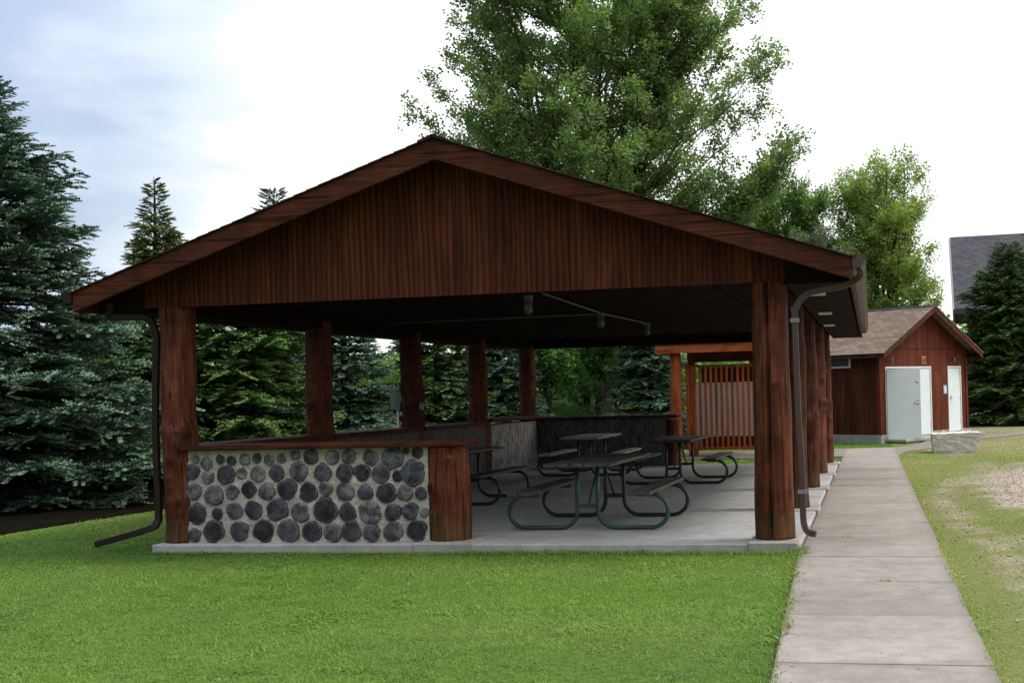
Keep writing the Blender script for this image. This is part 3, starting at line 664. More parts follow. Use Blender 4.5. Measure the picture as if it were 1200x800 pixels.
# ------------------------------------------------------------------ numpy value noise and polygon test
def vnoise(x, y, s, seed):
    g = np.random.default_rng(seed); T = g.random((256, 256)); x = x*s+100; y = y*s+100
    xi = np.floor(x).astype(int); yi = np.floor(y).astype(int); fx = x-xi; fy = y-yi; fx = fx*fx*(3-2*fx); fy = fy*fy*(3-2*fy)
    a = T[xi % 256, yi % 256]; b = T[(xi+1) % 256, yi % 256]; c = T[xi % 256, (yi+1) % 256]; d = T[(xi+1) % 256, (yi+1) % 256]
    return (a*(1-fx)+b*fx)*(1-fy)+(c*(1-fx)+d*fx)*fy
def inpoly(x, y, poly):
    ins = np.zeros(len(x), bool); n = len(poly)
    for i in range(n):
        x0, y0 = poly[i]; x1, y1 = poly[(i+1) % n]
        if y0 == y1: continue
        c = ((y0 > y) != (y1 > y)) & (x < (x1-x0)*(y-y0)/(y1-y0)+x0); ins ^= c
    return ins
gravel_poly = [gpt(*q) for q in [(1146, 566), (1160, 553), (1180, 547), (1205, 543), (1330, 536), (1500, 640), (1300, 622), (1215, 604), (1180, 594), (1156, 580)]]
gcx, gcy = np.mean(gravel_poly, 0)
band = [gpt(*q) for q in [(1150, 556), (1118, 563), (1106, 576), (1110, 592), (1128, 611), (1152, 632), (1180, 655), (1205, 690), (1240, 740), (1300, 800)]]
def band_d(x, y):
    d = np.full(len(x), 9.)
    for i in range(len(band)-1):
        ax, ay = band[i]; bx, by = band[i+1]; vx, vy = bx-ax, by-ay
        t = np.clip(((x-ax)*vx+(y-ay)*vy)/(vx*vx+vy*vy), 0, 1); d = np.minimum(d, np.hypot(x-ax-t*vx, (y-ay-t*vy)))
    return d
def gpoly_smooth(poly, n=3, j=.06):
    out = []; r = random.Random(2)
    for i in range(len(poly)):
        a, b = poly[i], poly[(i+1) % len(poly)]
        for k in range(n):
            t = k/n; out.append((a[0]*(1-t)+b[0]*t+r.uniform(-j, j), a[1]*(1-t)+b[1]*t+r.uniform(-j, j)*2))
    return out
gs = gpoly_smooth(gravel_poly, 6, .10)
def sdist(x, y):
    gd = np.full(len(x), 9.)
    for i in range(len(gs)):
        ax, ay = gs[i]; bx, by = gs[(i+1) % len(gs)]; vx, vy = bx-ax, by-ay
        t = np.clip(((x-ax)*vx+(y-ay)*vy)/(vx*vx+vy*vy+1e-9), 0, 1); gd = np.minimum(gd, np.hypot(x-ax-t*vx, (y-ay-t*vy)))
    return np.where(inpoly(x, y, gs), gd, -gd)
def gfield(x, y):
    sd_ = sdist(x, y); nz = vnoise(x, y, 1.5, 81)*.6+vnoise(x, y, 5, 82)*.4
    solid = np.clip(.5+sd_/.8+(nz-.5)*1.5, 0, 1); bd = band_d(x, y)
    bnd = np.exp(-(bd/.30)**2)*np.clip(.2+(nz-.3)*1.3, 0, .62)
    scat = np.clip((vnoise(x, y, .9, 83)-.5)*1.6, 0, .45)*(x > 1.2)
    return np.maximum(np.maximum(solid, bnd), scat)
GX = np.arange(WR+.02, 9.5, .08); GY = np.arange(5.2, 27, .12)
gx_, gy_ = np.meshgrid(GX, GY); fx_, fy_ = gx_.ravel(), gy_.ravel()
ok_ = fx_ < np.maximum(fy_*.16+2.2, 1.); nxg = len(GX)
idx = np.arange(len(fx_)).reshape(gx_.shape); Fq = np.stack([idx[:-1, :-1].ravel(), idx[:-1, 1:].ravel(), idx[1:, 1:].ravel(), idx[1:, :-1].ravel()], 1)
me = np_mesh('gravel_verge', np.stack([fx_, fy_, np.array([lawn(q) for q in fy_])+.004], 1), Fq, 'verge', {'g': gfield(fx_, fy_)})
o = bpy.data.objects.new('gravel_verge', me); COL.objects.link(o); o['kind'] = 'structure'

# scattered stones
def stones():
    g = np.random.default_rng(8); n = 60000
    x = g.uniform(.7, 8, n); y = g.uniform(6, 26, n)
    d = band_d(x, y); nz = vnoise(x, y, 2.2, 3); gf = gfield(x, y)
    keep = (g.uniform(0, 1, n) < gf**1.5*.30)
    x = x[keep]; y = y[keep]
    # a few pebbles and chips on the pavement and along its left edge
    k = 60; ye = g.uniform(5.0, 11.4, 260)**1.0; xe = -.68+np.clip((10.6-ye)/4.8, 0, 1)*.15+g.normal(.03, .05, 260)
    x = np.concatenate([x, g.uniform(WL, WR, k), xe]); y = np.concatenate([y, g.uniform(5.3, 14, k), ye]); n = len(x)
    z = np.array([(wz(b)+.004 if WL < a < WR and b < 25 else lawn(b)+.014) for a, b in zip(x, y)])
    s = g.uniform(.006, .018, n); s[-320:] *= .42
    V = np.array([(1, 0, 0), (-.9, .1, 0), (0, 1.1, 0), (0, -.9, .1), (.1, 0, .7), (0, .1, -.5)], float)
    F = np.array([(0, 2, 4), (2, 1, 4), (1, 3, 4), (3, 0, 4), (2, 0, 5), (1, 2, 5), (3, 1, 5), (0, 3, 5)])
    VV, FF = place(V, F, np.stack([x, y, z], 1), np.stack([g.normal(0, 1, n), g.normal(0, 1, n), np.zeros(n)], 1), np.tile([0, 0, 1.], (n, 1)), s)
    me = np_mesh('gravel_stones', VV, FF, 'stone'); o = bpy.data.objects.new('gravel_stones', me); COL.objects.link(o)
    tag(o, 'loose pale gravel stones strewn over the grass on the right', 'gravel', kind='stuff')
m, nt, b = new_mat('stone'); gi = N(nt, 'ShaderNodeNewGeometry')
setc(nt, b, ramp(nt, gi.outputs['Random Per Island'], [(0, (.16, .13, .10)), (.5, (.30, .25, .20)), (1, (.45, .40, .34))]), .9, .2); MAT['stone'] = m
stones()

def grass():
    g = np.random.default_rng(12); xs, ys_, ws, hs = [], [], [], []
    def band_(x0, x1, y0, y1, dens, w, h):
        n = int(abs((x1-x0)*(y1-y0))*dens); x = g.uniform(x0, x1, n); y = g.uniform(y0, y1, n)
        # keep what the camera could see, with a margin of more than a metre
        lo = y*(-760/1380*.98-.25)-1.6; hi = y*(.155)+1.6
        k = (x > lo) & (x < hi); xs.append(x[k]); ys_.append(y[k]); ws.append(np.full(k.sum(), w)); hs.append(np.full(k.sum(), h))
    n = 0
    band_(-8, 3, 4.6, 7.2, 6500, .0042, .042)
    band_(-9, 3, 7.2, 9.4, 4600, .0052, .042)
    band_(-11, 3.5, 9.4, 11.7, 3200, .0065, .042)
    band_(-13, -7.5, 11.7, 17, 1700, .009, .045)
    band_(-12, -7.5, 17, 32, 500, .013, .05)
    band_(.5, 4.5, 11.7, 16, 2200, .008, .045)
    band_(.5, 5.5, 16, 22, 1300, .011, .045)
    band_(.4, 6.5, 22, 30, 800, .014, .045)
    band_(-5, 8, 25.2, 40, 420, .02, .05)
    x = np.concatenate(xs); y = np.concatenate(ys_); w = np.concatenate(ws); h = np.concatenate(hs)
    n = len(x)
    edge = vnoise(x*0, y, 2.4, 21)*.10-.02+np.clip((10.6-y)/4.8, 0, 1)*.15+np.abs(g.normal(0, .03, n))
    ok = ~((x > WL-.02+edge) & (x < WR-.01-.05*(vnoise(x*0, y, 3.1, 22)-.3)) & (y < 25.3))
    ok &= ~((x > -7.62) & (x < WR) & (y > 11.32) & (y < 25.25))
    ok &= ~inpoly(x, y, E1); ok &= ~inpoly(x, y, bed_poly); ok &= ~inpoly(x, y, p3)
    gf = gfield(x, y); ok &= (x < WR) | (g.uniform(0, 1, n) > np.clip(gf*1.05, 0, .95))
    ok &= ~((np.hypot(x-1.9, (y-28.8)) < .55))
    ok &= ~((x > WR-.05) & (g.uniform(0, 1, n) < .35*np.clip(vnoise(x, y, 1.3, 55)*2-.5, 0, 1)))
    # shed footprint
    cs, sn = math.cos(R(56)), math.sin(R(56)); lx = (x-.25)*cs+(y-34)*sn; ly = -(x-.25)*sn+(y-34)*cs
    ok &= ~((lx > -.1) & (lx < 5) & (ly > -.1) & (ly < 5))
    x, y, w, h = x[ok], y[ok], w[ok], h[ok]
    for (cx_, cy_, m_, sp_) in ((at(1038, 687, ground=True).x, 9.27, 28, .03), (-.30, 12.11, 18, .03)):
        x = np.append(x, cx_+g.normal(0, sp_*1.6, m_)); y = np.append(y, cy_+g.normal(0, sp_*.5, m_)); w = np.append(w, np.full(m_, .006)); h = np.append(h, np.full(m_, .05))
    n = len(x)
    big = vnoise(x, y, .45, 31); mid = vnoise(x, y, 1.7, 32); sm = vnoise(x, y, 6, 33)
    right = x > WR-.05
    h = h*g.uniform(.35, 1.0, n)*(.42+.6*mid)*np.where(right, .85, 1)
    h = np.where((y > 11.12) & (y < 11.36) & (x > -7.8) & (x < WL), h+np.where(x > -4.1, .045, .012)*g.uniform(.3, 1, n), h)
    # clumps and weeds
    weed = (vnoise(x, y, 4.5, 71) > .8) & (g.uniform(0, 1, n) < .5); h = np.where(weed, h*1.2, h); w = np.where(weed, w*2.6, w)*g.uniform(.7, 1.3, n); lean = np.where(weed, 2.2, 1.)
    brt = (vnoise(x, y, 3.1, 91) > .86)*.22
    tint = np.clip(brt+.75*(big-.5)+.45*(mid-.5)+.45*(sm-.5)+.25*(vnoise(x, y, 15, 37)-.5)+.5+(11-np.clip(y, 5, 14))*.035-.05+g.normal(0, .2, n), 0, 1)
    dry = np.clip((vnoise(x, y, .8, 41)-.52)*1.5, 0, 1)*.35+np.where(right, .30+.55*np.clip(vnoise(x, y, .9, 42)-.25, 0, 1), 0)+(g.uniform(0, 1, n) < .05)*.6
    dry = np.where(right & (y > 15), dry+.15, dry)
    az = g.uniform(0, 2*PI, n); lean = g.uniform(.3, 2.2, n)*lean
    dx, dy = np.cos(az), np.sin(az); px_, py_ = -dy, dx
    z0 = np.array([(wz(b)+.001 if (wl(b)-.004 < a_ < WR+.004 and b < 25.2) else (max(lawn(b), wz(b)-.012-(wl(b)-a_)*.35) if (a_ < 0 and wl(b)-.14 < a_ and b < 11.34) else (max(lawn(b), wz(b)-.012-(a_-WR)*.35) if WR < a_ < WR+.14 and b < 25.2 else lawn(b)))) for a_, b in zip(x, y)])
    V = np.zeros((n, 5, 3))
    for i, (t, wd) in enumerate(((0, -1), (0, 1), (.55, -.75), (.55, .75), (1, 0))):
        bend = lean*t*t*h
        V[:, i, 0] = x+dx*bend+px_*w*.5*wd; V[:, i, 1] = y+dy*bend+py_*w*.5*wd; V[:, i, 2] = z0+h*t*(1-.25*lean*t)-.002+np.where(x > 9e9, 0, 0)
    F = np.array([(0, 1, 3), (0, 3, 2), (2, 3, 4)])[None]+(np.arange(n)*5)[:, None, None]
    me = np_mesh('lawn_grass', V.reshape(-1, 3), F.reshape(-1, 3), 'grass_blade', {'tint': np.repeat(tint, 5), 'tip': np.repeat(np.clip(dry, 0, 1), 5)})
    o = bpy.data.objects.new('lawn_grass', me); COL.objects.link(o); tag(o, 'short mown green lawn grass', 'grass', kind='stuff')
    print('blades', n)
grass()

# ------------------------------------------------------------------ logs
def log(name, parent, x, y, z0, z1, r0, r1, seed, knots=(), groove=None, bend=.012, mat='log_stain', lump=.012, grooves=(), rz=0, lean=0):
    n, m = 52, 80; mb = MB(); vs = []; kv = []; H = z1-z0; sx = seed*13.7
    for j in range(m+1):
        t = j/m; z = t*H; r = r0+(r1-r0)*t
        cx = bend*mnoise.noise(Vector((sx, z*1.1, 0)))*2+lean*t; cy = bend*mnoise.noise(Vector((sx, 5, z*1.1)))*2
        for i in range(n):
            a = 2*PI*i/n
            rr = r+lump*mnoise.noise(Vector((math.cos(a)*1.3+sx, math.sin(a)*1.3, z*1.6)))+.004*mnoise.noise(Vector((math.cos(a)*7+sx, math.sin(a)*7, z*2.5)))
            kd = 0
            for (ka, kz, amp, sz) in knots:
                da = math.atan2(math.sin(a-ka), math.cos(a-ka))*r; dz = (z-kz)
                q = (da*da+dz*dz*(1.5 if dz > 0 else .5))/(sz*sz); rr += amp*math.exp(-q)-amp*.55*math.exp(-q*9); kd = max(kd, math.exp(-q*5))
            for (ga, dep, wid, ga0, ga1) in grooves:
                if ga0 <= t <= ga1:
                    da = math.atan2(math.sin(a-ga-.05*mnoise.noise(Vector((sx, z*2, 3)))), math.cos(a-ga))
                    ge = math.exp(-(da/wid)**2); rr -= dep*ge; kd = max(kd, min(1, dep*25)*ge**3)
            vs.append((cx+rr*math.cos(a), cy+rr*math.sin(a), z)); kv.append(kd)
    fs = [(j*n+i, j*n+(i+1) % n, (j+1)*n+(i+1) % n, (j+1)*n+i) for j in range(m) for i in range(n)]
    fs += [tuple(range(n))[::-1], tuple(range(m*n, m*n+n))]
    mb.add(vs, fs, 0, True); o = mb.build(name, mat, parent, fixn=False); o.data.attributes.new('knot', 'FLOAT', 'POINT').data.foreach_set('value', kv); o.location = (x, y, z0); o.rotation_euler.z = rz
    return o

# ------------------------------------------------------------------ the shelter
PYs = [11.62+3.3*k for k in range(5)]
XLp, XRp = -7.37, -.96
sh = empty('picnic_shelter', (-4.19, 18, 0), 0, 'open-sided red-brown picnic shelter with log posts, a wide gable and a wall of log ends', 'shelter')
sh.location = (0, 0, 0)
mb = MB(); mb.slab([(-7.57, 11.34), (-.70, 11.34), (-.70, 25.2), (-7.66, 25.2)], lambda y: fl(y)-.18, lambda y: fl(y)); mb.build('floor_slab', 'concrete_slab', sh, bevel=.012)
for x0, x1 in ((-1.2, -.72),):
    for k, y in enumerate(PYs):
        mb = MB(); mb.box((x0, (y-.36 if k else 11.31), fl(y)-.12), (x1+.06*(k > 0), y+.26, fl(y)+.022)); mb.build('post_pad', 'concrete_pad', sh, bevel=.012)
mb = MB(); mb.box((-4.62, 11.31, -.12), (-4.0, 11.95, .015)); mb.build('post_pad', 'concrete_pad', sh, bevel=.015)
F_ = -PI/2
kn_fl = [(F_-.1, .98, .03, .09), (F_-.45, 1.3, .03, .07), (F_+.45, 1.28, .035, .08), (F_+.1, 1.7, .025, .06), (F_-.25, .78, .04, .07), (F_+.3, .52, .03, .10), (F_-.5, .5, .03, .1), (F_+.9, 1.25, .03, .2)]
log('post', sh, XLp, PYs[0], fl(11.7), 2.55, .175, .178, 1, [(a, z-.1, m_, s) for a, z, m_, s in kn_fl], lump=.03)
log('post', sh, -.955, PYs[0], fl(11.7)+.02, 2.55, .195, .172, 2, [(F_+.3, 1.5, .012, .08)], grooves=[(F_-.12, .09, .032, 0, 1), (F_+.45, .012, .03, .1, .6)], bend=.004, lump=.008)
for k in range(1, 5):
    rr = random.Random(k*7)
    kn = [(rr.uniform(-PI, PI), rr.uniform(.3, 2.3), rr.uniform(.02, .04), rr.uniform(.05, .11)) for _ in range(16)]
    log('post', sh, XLp, PYs[k], fl(PYs[k]), 2.55, .18, .17, 10+k, kn, lump=.02)
    kn = [(rr.uniform(-PI, .2), rr.uniform(.3, 2.3), rr.uniform(.02, .045), rr.uniform(.06, .14)) for _ in range(16)]
    log('post', sh, XRp, PYs[k]-.05, fl(PYs[k])+.02, 2.55, .17, .155, 20+k, [(a_, z_, m_*.5, s_) for a_, z_, m_, s_ in kn], lump=.012, bend=.010, grooves=[(F_+.35*rr.uniform(-1, 1), .02, .05, .1, .95)])
log('post', sh, -4.33, 11.65, .015, .985, .222, .212, 31, [(F_+.35, .83, .03, .05), (F_-.75, .55, .03, .07), (F_-.7, .25, .025, .06)], lump=.012, bend=.003)
log('post', sh, at(787, 500, Y=24.9).x, 24.9, fl(24.9), .93+fl(24.9)*.7, .15, .15, 32, lump=.012)

def capz(y): return 1.035+.7*fl(y)
# front wall of log ends
fwall = MB(); X0, X1 = -7.24, -4.50; YF = 11.50
nx, nz = 130, 48; vs = []
for j in range(nz+1):
    for i in range(nx+1):
        x = X0+(X1-X0)*i/nx; z = -.01+1.0*j/nz
        vs.append((x, YF+.016*mnoise.noise(Vector((x*7, z*7, 2)))+.010*mnoise.noise(Vector((x*22, z*22, 4))), z))
fwall.add(vs, [(j*(nx+1)+i, j*(nx+1)+i+1, (j+1)*(nx+1)+i+1, (j+1)*(nx+1)+i) for j in range(nz) for i in range(nx)], 0, True)
fwall.box((X0, YF+.025, -.01), (X1, YF+.3, .985), 0)
logs_ = []
for lst, ox in (([(245,190,24),(310,215,38),(388,190,28),(455,197,27),(533,190,33),(608,183,28),(675,192,32),(748,183,27),(827,165,27),(922,175,44),(220,262,45),(318,295,36),(423,282,55),(515,273,34),(613,275,46),(720,270,47),(850,262,57),(218,378,47),(352,400,58),(462,382,42),(557,367,46),(663,375,50),(785,365,58),(908,380,56),(255,510,62),(373,508,35),(475,492,48),(585,485,55),(723,485,65),(860,498,58),(242,643,40),(355,620,64),(502,610,56),(645,615,66),(790,620,65),(928,612,58)], 180),
                ([(95,178,40),(190,172,42),(320,180,45),(450,180,63),(527,140,18),(595,150,33),(38,268,52),(168,268,52),(272,268,49),(382,272,54),(480,288,33),(572,268,70),(58,360,40),(172,378,56),(290,383,45),(413,385,56),(522,385,45),(615,388,36),(60,485,72),(183,500,53),(318,503,66),(452,500,48),(552,493,48),(635,500,26),(100,617,55),(210,620,60),(327,625,50),(453,618,58),(592,605,60)], 370)):
    for cx, cy, r in lst:
        p = at(ox+cx/5, 500+cy/5, Y=YF-.01); rr = r/5/FP*YF*1.13
        if p.x-rr < X0+.0: p.x = X0+rr
        p.z = max(p.z, .01+rr*.95)
        sd = random.Random(cx*31+cy); n = 26; ring = []; sx = sd.uniform(0, 99)
        tilt = sd.uniform(-.006, .006); proud = sd.uniform(.016, .032)
        prof = [(.0, 0), (.5, 0), (.88, .002), (1.0, .010), (1.03, .045)]
        vs, uv, fs = [(p.x, YF-proud-.001, p.z)], [(.5, .5)], []
        shp = []
        for i in range(n):
            a = 2*PI*i/n; shp.append(1+.17*mnoise.noise(Vector((math.cos(a)*1.1+sx, math.sin(a)*1.1, 0)))+.09*mnoise.noise(Vector((math.cos(a)*3.2, math.sin(a)*3.2+sx, 0))))
        if sd.random() < .45:
            q = sd.randrange(n); shp[q] *= .86; shp[(q+1) % n] *= .93
        for fr, dy in prof[1:]:
            for i in range(n):
                a = 2*PI*i/n; s = rr*fr*(1+(shp[i]-1)*min(1, fr*1.1))
                x, z = s*math.cos(a), s*math.sin(a)
                vs.append((p.x+x, YF-proud+dy+tilt*x/rr+.003*mnoise.noise(Vector((x*40+sx, z*40, 0))), p.z+z)); uv.append((.5+x/rr*.5, .5+z/rr*.5))
        fs += [(0, 1+i, 1+(i+1) % n) for i in range(n)]
        for l in range(3): fs += [(1+l*n+i, 1+(l+1)*n+i, 1+(l+1)*n+(i+1) % n, 1+l*n+(i+1) % n) for i in range(n)]
        fwall.add(vs, fs, 1, True, uv)
fwall.build('log_end_wall', ['mortar', 'log_end'], sh, fixn=False)
mb = MB(); zt = 1.045
mb.box((-7.27, 11.40, zt-.058), (-4.06, 11.82, zt)); mb.build('wall_cap', 'trim_stain', sh, bevel=.012)
# left side walls and caps (between the posts), back wall
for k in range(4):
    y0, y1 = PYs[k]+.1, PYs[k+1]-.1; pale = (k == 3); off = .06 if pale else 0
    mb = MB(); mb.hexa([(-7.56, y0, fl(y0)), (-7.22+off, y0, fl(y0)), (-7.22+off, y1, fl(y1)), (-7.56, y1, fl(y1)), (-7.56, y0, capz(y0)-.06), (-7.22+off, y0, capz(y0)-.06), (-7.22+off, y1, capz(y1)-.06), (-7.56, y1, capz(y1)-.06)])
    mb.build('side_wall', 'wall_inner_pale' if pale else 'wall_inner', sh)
    e = .05 if pale else 0
    y0 -= .1 if k else -.1
    mb = MB(); mb.hexa([(-7.62, y0, capz(y0)-.058+e), (-7.14+off, y0, capz(y0)-.058+e), (-7.14+off, y1, capz(y1)-.058+e), (-7.62, y1, capz(y1)-.058+e), (-7.62, y0, capz(y0)+.01+e), (-7.14+off, y0, capz(y0)+.01+e), (-7.14+off, y1, capz(y1)+.01+e), (-7.62, y1, capz(y1)+.01+e)])
    mb.build('wall_cap', 'trim_stain', sh, bevel=.008)
xb = at(787, 500, Y=24.9).x
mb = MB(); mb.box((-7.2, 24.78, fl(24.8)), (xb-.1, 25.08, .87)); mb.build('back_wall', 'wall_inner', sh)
mb = MB(); mb.box((-7.16, 24.7, .875), (xb+.16, 25.16, .945)); mb.build('wall_cap', 'trim_stain', sh, bevel=.008)

# headers and ceiling
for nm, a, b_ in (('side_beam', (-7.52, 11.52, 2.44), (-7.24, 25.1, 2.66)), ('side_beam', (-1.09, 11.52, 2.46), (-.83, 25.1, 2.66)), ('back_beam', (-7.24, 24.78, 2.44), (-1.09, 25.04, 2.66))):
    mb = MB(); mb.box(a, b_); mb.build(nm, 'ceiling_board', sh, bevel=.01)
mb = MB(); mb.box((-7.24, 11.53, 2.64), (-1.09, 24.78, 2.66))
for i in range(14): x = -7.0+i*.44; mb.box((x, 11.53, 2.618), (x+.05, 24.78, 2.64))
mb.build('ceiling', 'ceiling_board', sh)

# roof
RX, HS, ZA, ZE = -4.19, 4.05, 4.06, 2.685; SL = (ZA-ZE)/HS; Y0r, Y1r = 11.08, 26.1
def rz_(x): return ZA-SL*abs(x-RX)
for s in (-1, 1):
    for (ya, yb) in ((Y0r, Y0r+.04), (Y1r-.04, Y1r)):   # rake board front and back
        mb = MB()
        xs_ = [RX, RX+s*HS]
        poly = [(xs_[0], rz_(xs_[0])), (xs_[0], rz_(xs_[0])-.215), (xs_[1], rz_(xs_[1])-.20), (xs_[1], rz_(xs_[1]))]
        mb.prism(poly, ya, yb); mb.build('rake_board', 'trim_stain', sh, bevel=.005)
    mb = MB()
    mb.prism([(RX, rz_(RX)-.02), (RX+s*(HS-.02), rz_(RX+s*HS)-.02), (RX+s*(HS-.02), rz_(RX+s*HS)-.05), (RX, rz_(RX)-.05)], Y0r+.042, Y1r-.042)
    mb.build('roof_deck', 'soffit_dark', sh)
    mb = MB()
    nrow = 30; e = HS+.035
    for i in range(nrow):                       # courses with a real step and slightly uneven ends
        a = e*i/nrow; c = e*(i+1)/nrow; lift = .006
        x_a, x_c = RX+s*a, RX+s*c; za = ZA-SL*a+.004; zc = ZA-SL*c+.004
        jr2 = jr.uniform(-.006, .006)
        mb.prism([(x_a, za+.008), (x_c, zc+.014+jr2*.5), (x_c, zc), (x_a, za)], Y0r-.03+jr2, Y1r+.03+jr2)
    mb.build('roof_shingles', 'shingle_dark', sh)
mb = MB(); mb.prism([(RX-.16, ZA-SL*.16+.018), (RX, ZA+.02), (RX+.16, ZA-SL*.16+.018), (RX+.16, ZA-SL*.16+.028), (RX, ZA+.034), (RX-.16, ZA-SL*.16+.028)], Y0r-.034, Y1r+.034); mb.build('ridge_cap', 'shingle_dark', sh)
# gable
mb = MB()
def topz(x): return rz_(x)-.055
mb.prism([(-7.66, 2.525), (-.78, 2.525), (-.78, topz(-.78)), (RX, topz(RX)), (-7.66, topz(-7.66))], 11.455, 11.485)
mb.build('gable_siding', 'siding_dark', sh)
mb = MB(); mb.prism([(-7.5, 2.6), (-.9, 2.6), (-.9, topz(-.9)-.02), (RX, topz(RX)-.02), (-7.5, topz(-7.5)-.02)], 25.0, 25.03); mb.build('gable_siding', 'siding_dark', sh)
for (xa, xb_) in ((-.778, -.2), (-8.2, -7.662)):
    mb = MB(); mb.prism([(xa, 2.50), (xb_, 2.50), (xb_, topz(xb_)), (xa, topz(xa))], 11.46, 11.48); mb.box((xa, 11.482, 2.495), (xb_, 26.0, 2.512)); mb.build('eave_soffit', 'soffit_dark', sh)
for s, xe in ((1, RX+HS), (-1, RX-HS)):
    mb = MB(); mb.box((min(xe-.03*s, xe), Y0r+.05, 2.49), (max(xe-.03*s, xe), Y1r-.05, 2.66)); mb.build('eave_board', 'trim_stain', sh)
# soffit vents
for px_, py_ in ((967, 367), (972, 381), (957, 344)):
    v = at(px_, py_, Z=2.49); mb = MB(); mb.box((v.x-.09, v.y-.2, 2.483), (v.x+.09, v.y+.2, 2.494))
    for i in range(5): mb.box((v.x-.08, v.y-.17+i*.075, 2.478), (v.x+.08, v.y-.14+i*.075, 2.483))
    mb.build('soffit_vent', 'frame_white', sh)
# gutters
def gutter(xe, s, mat):
    g = MB(); y0, y1 = Y0r-.01, Y1r
    prof = [(0, 2.70), (0, 2.585), (.075, 2.585), (.095, 2.62), (.125, 2.66), (.125, 2.70), (.118, 2.70), (.118, 2.662), (.09, 2.626), (.07, 2.592), (.006, 2.592), (.006, 2.70)]
    g.prism([(xe+s*(.004+a), z) for a, z in prof], y0, y1)
    g.prism([(xe+s*(.004+a), z) for a, z in [(0, 2.698), (0, 2.587), (.073, 2.587), (.123, 2.66), (.123, 2.698)]], y0-.004, y0+.003)
    return g.build('gutter', mat, sh)
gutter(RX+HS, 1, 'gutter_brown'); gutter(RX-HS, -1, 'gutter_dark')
def curve(pts, n=6):
    out = []; P = [Vector(p) for p in pts]; P = [P[0]]+P+[P[-1]]
    for i in range(1, len(P)-2):
        for k in range(n):
            t = k/n; a, b, c, d = P[i-1:i+3]
            out.append(.5*((2*b)+(-a+c)*t+(2*a-5*b+4*c-d)*t*t+(-a+3*b-3*c+d)*t**3))
    out.append(P[-2]); return out
gx = RX+HS+.07
mb = MB()
yd = 11.43
a1 = at(988, 335, Y=yd); a2 = at(945, 345, Y=yd); a3 = at(931, 362, Y=yd)
pp = [(gx, Y0r+.14, 2.59), (gx-.005, Y0r+.16, 2.52), (a1.x+.02, Y0r+.26, a1.z), (a2.x, yd-.01, a2.z+.0), (a3.x, yd, a3.z-.02), (a3.x, yd, 2.2), (a3.x+.01, yd, 1.2), (a3.x+.03, yd, .75), (a3.x+.03, yd, .3), (a3.x+.04, yd-.01, .17), (a3.x+.075, yd-.02, .105), (a3.x+.15, yd-.04, .085)]
mb.rectbar(curve(pp), .06, .05, up=(0, 1, .02)); ds = mb.build('downspout', 'gutter_brown', sh, bevel=.006)
for z in (2.12, .47): mb = MB(); mb.box((a3.x-.042+(.0 if z > 1 else .03), yd-.035, z), (a3.x+.042+(.0 if z > 1 else .03), yd+.035, z+.04)); mb.build('strap', 'meter_grey', ds)
gx = RX-HS-.06; b0 = at(125, 362, Y=11.3); b1 = at(128, 372, Y=11.4); b2 = at(172, 373, Y=11.55); b3 = at(182, 388, Y=11.55); b4 = at(186, 600, Y=11.55); b5 = at(180, 617, Y=11.5)
b6 = at(112, 647, ground=True)
mb = MB(); pp = [(b0.x, 11.35, 2.60), (b0.x, 11.37, 2.52), (b1.x+.02, 11.4, b1.z), (b2.x, b2.y, b2.z), (b3.x, b3.y, b3.z-.03), (b3.x+.0, 11.55, 2.0), (b4.x-.01, 11.55, 1.2), (b4.x, 11.55, .35), (b4.x-.01, 11.53, .22), (b5.x-.05, 11.48, .15), (b6.x, b6.y, -.0)]
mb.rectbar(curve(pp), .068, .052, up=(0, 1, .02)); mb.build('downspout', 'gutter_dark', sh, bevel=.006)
# small box on third post
q = at(494, 476, Y=PYs[2]-.2); mb = MB(); mb.box((q.x-.03, q.y-.03, q.z-.06), (q.x+.03, q.y+.04, q.z+.06)); mb.build('switch_box', 'meter_grey', sh, bevel=.008)

# ceiling lamps and conduit
LG = 'jar lamps under the shelter ceiling'
lab = ['nearest of the three small jar lamps under the ceiling, just behind the gable', 'middle one of the three jar lamps, where two ceiling pipes meet', 'farthest jar lamp, at the end of the long ceiling pipe']
for i, (px_, py_) in enumerate(((619, 347), (704, 367), (758, 379))):
    v = at(px_, py_, Z=2.6); r_ = empty('ceiling_lamp', (v.x, v.y, 2.618), 0, lab[i], 'lamp', LG)
    mb = MB(); mb.tube([(0, 0, 0), (0, 0, -.05)], .055, 14); mb.tube([(0, 0, -.05), (0, 0, -.075)], [.048, .045], 14); mb.build('lamp_base', 'conduit', r_)
    mb = MB(); mb.tube([(0, 0, -.07), (0, 0, -.1), (0, 0, -.17), (0, 0, -.2), (0, 0, -.212)], [.036, .045, .045, .034, .012], 14); mb.build('glass_jar', 'glass_jar', r_)
    mb = MB()
    for k in range(4):
        a = k*PI/2+.4; mb.tube([(math.cos(a)*.05, math.sin(a)*.05, -.06), (math.cos(a)*.053, math.sin(a)*.053, -.17), (math.cos(a)*.03, math.sin(a)*.03, -.22), (0, 0, -.23)], .004, 4)
    mb.build('wire_guard', 'conduit', r_)
    if i == 1: v1 = v
    if i == 2: v2 = v
mb = MB(); v0 = at(636, 344, Z=2.6); mb.tube([(v0.x, v0.y, 2.603), (v1.x, v1.y, 2.603), (v2.x, v2.y, 2.603)], .013, 8)
mb.tube([(v1.x, v1.y, 2.59), (-7.2, v1.y+.3, 2.59)], .011, 8)
tag(mb.build('conduit_pipe', 'conduit'), 'thin grey conduit pipe fixed under the ceiling, linking the jar lamps', 'pipe')

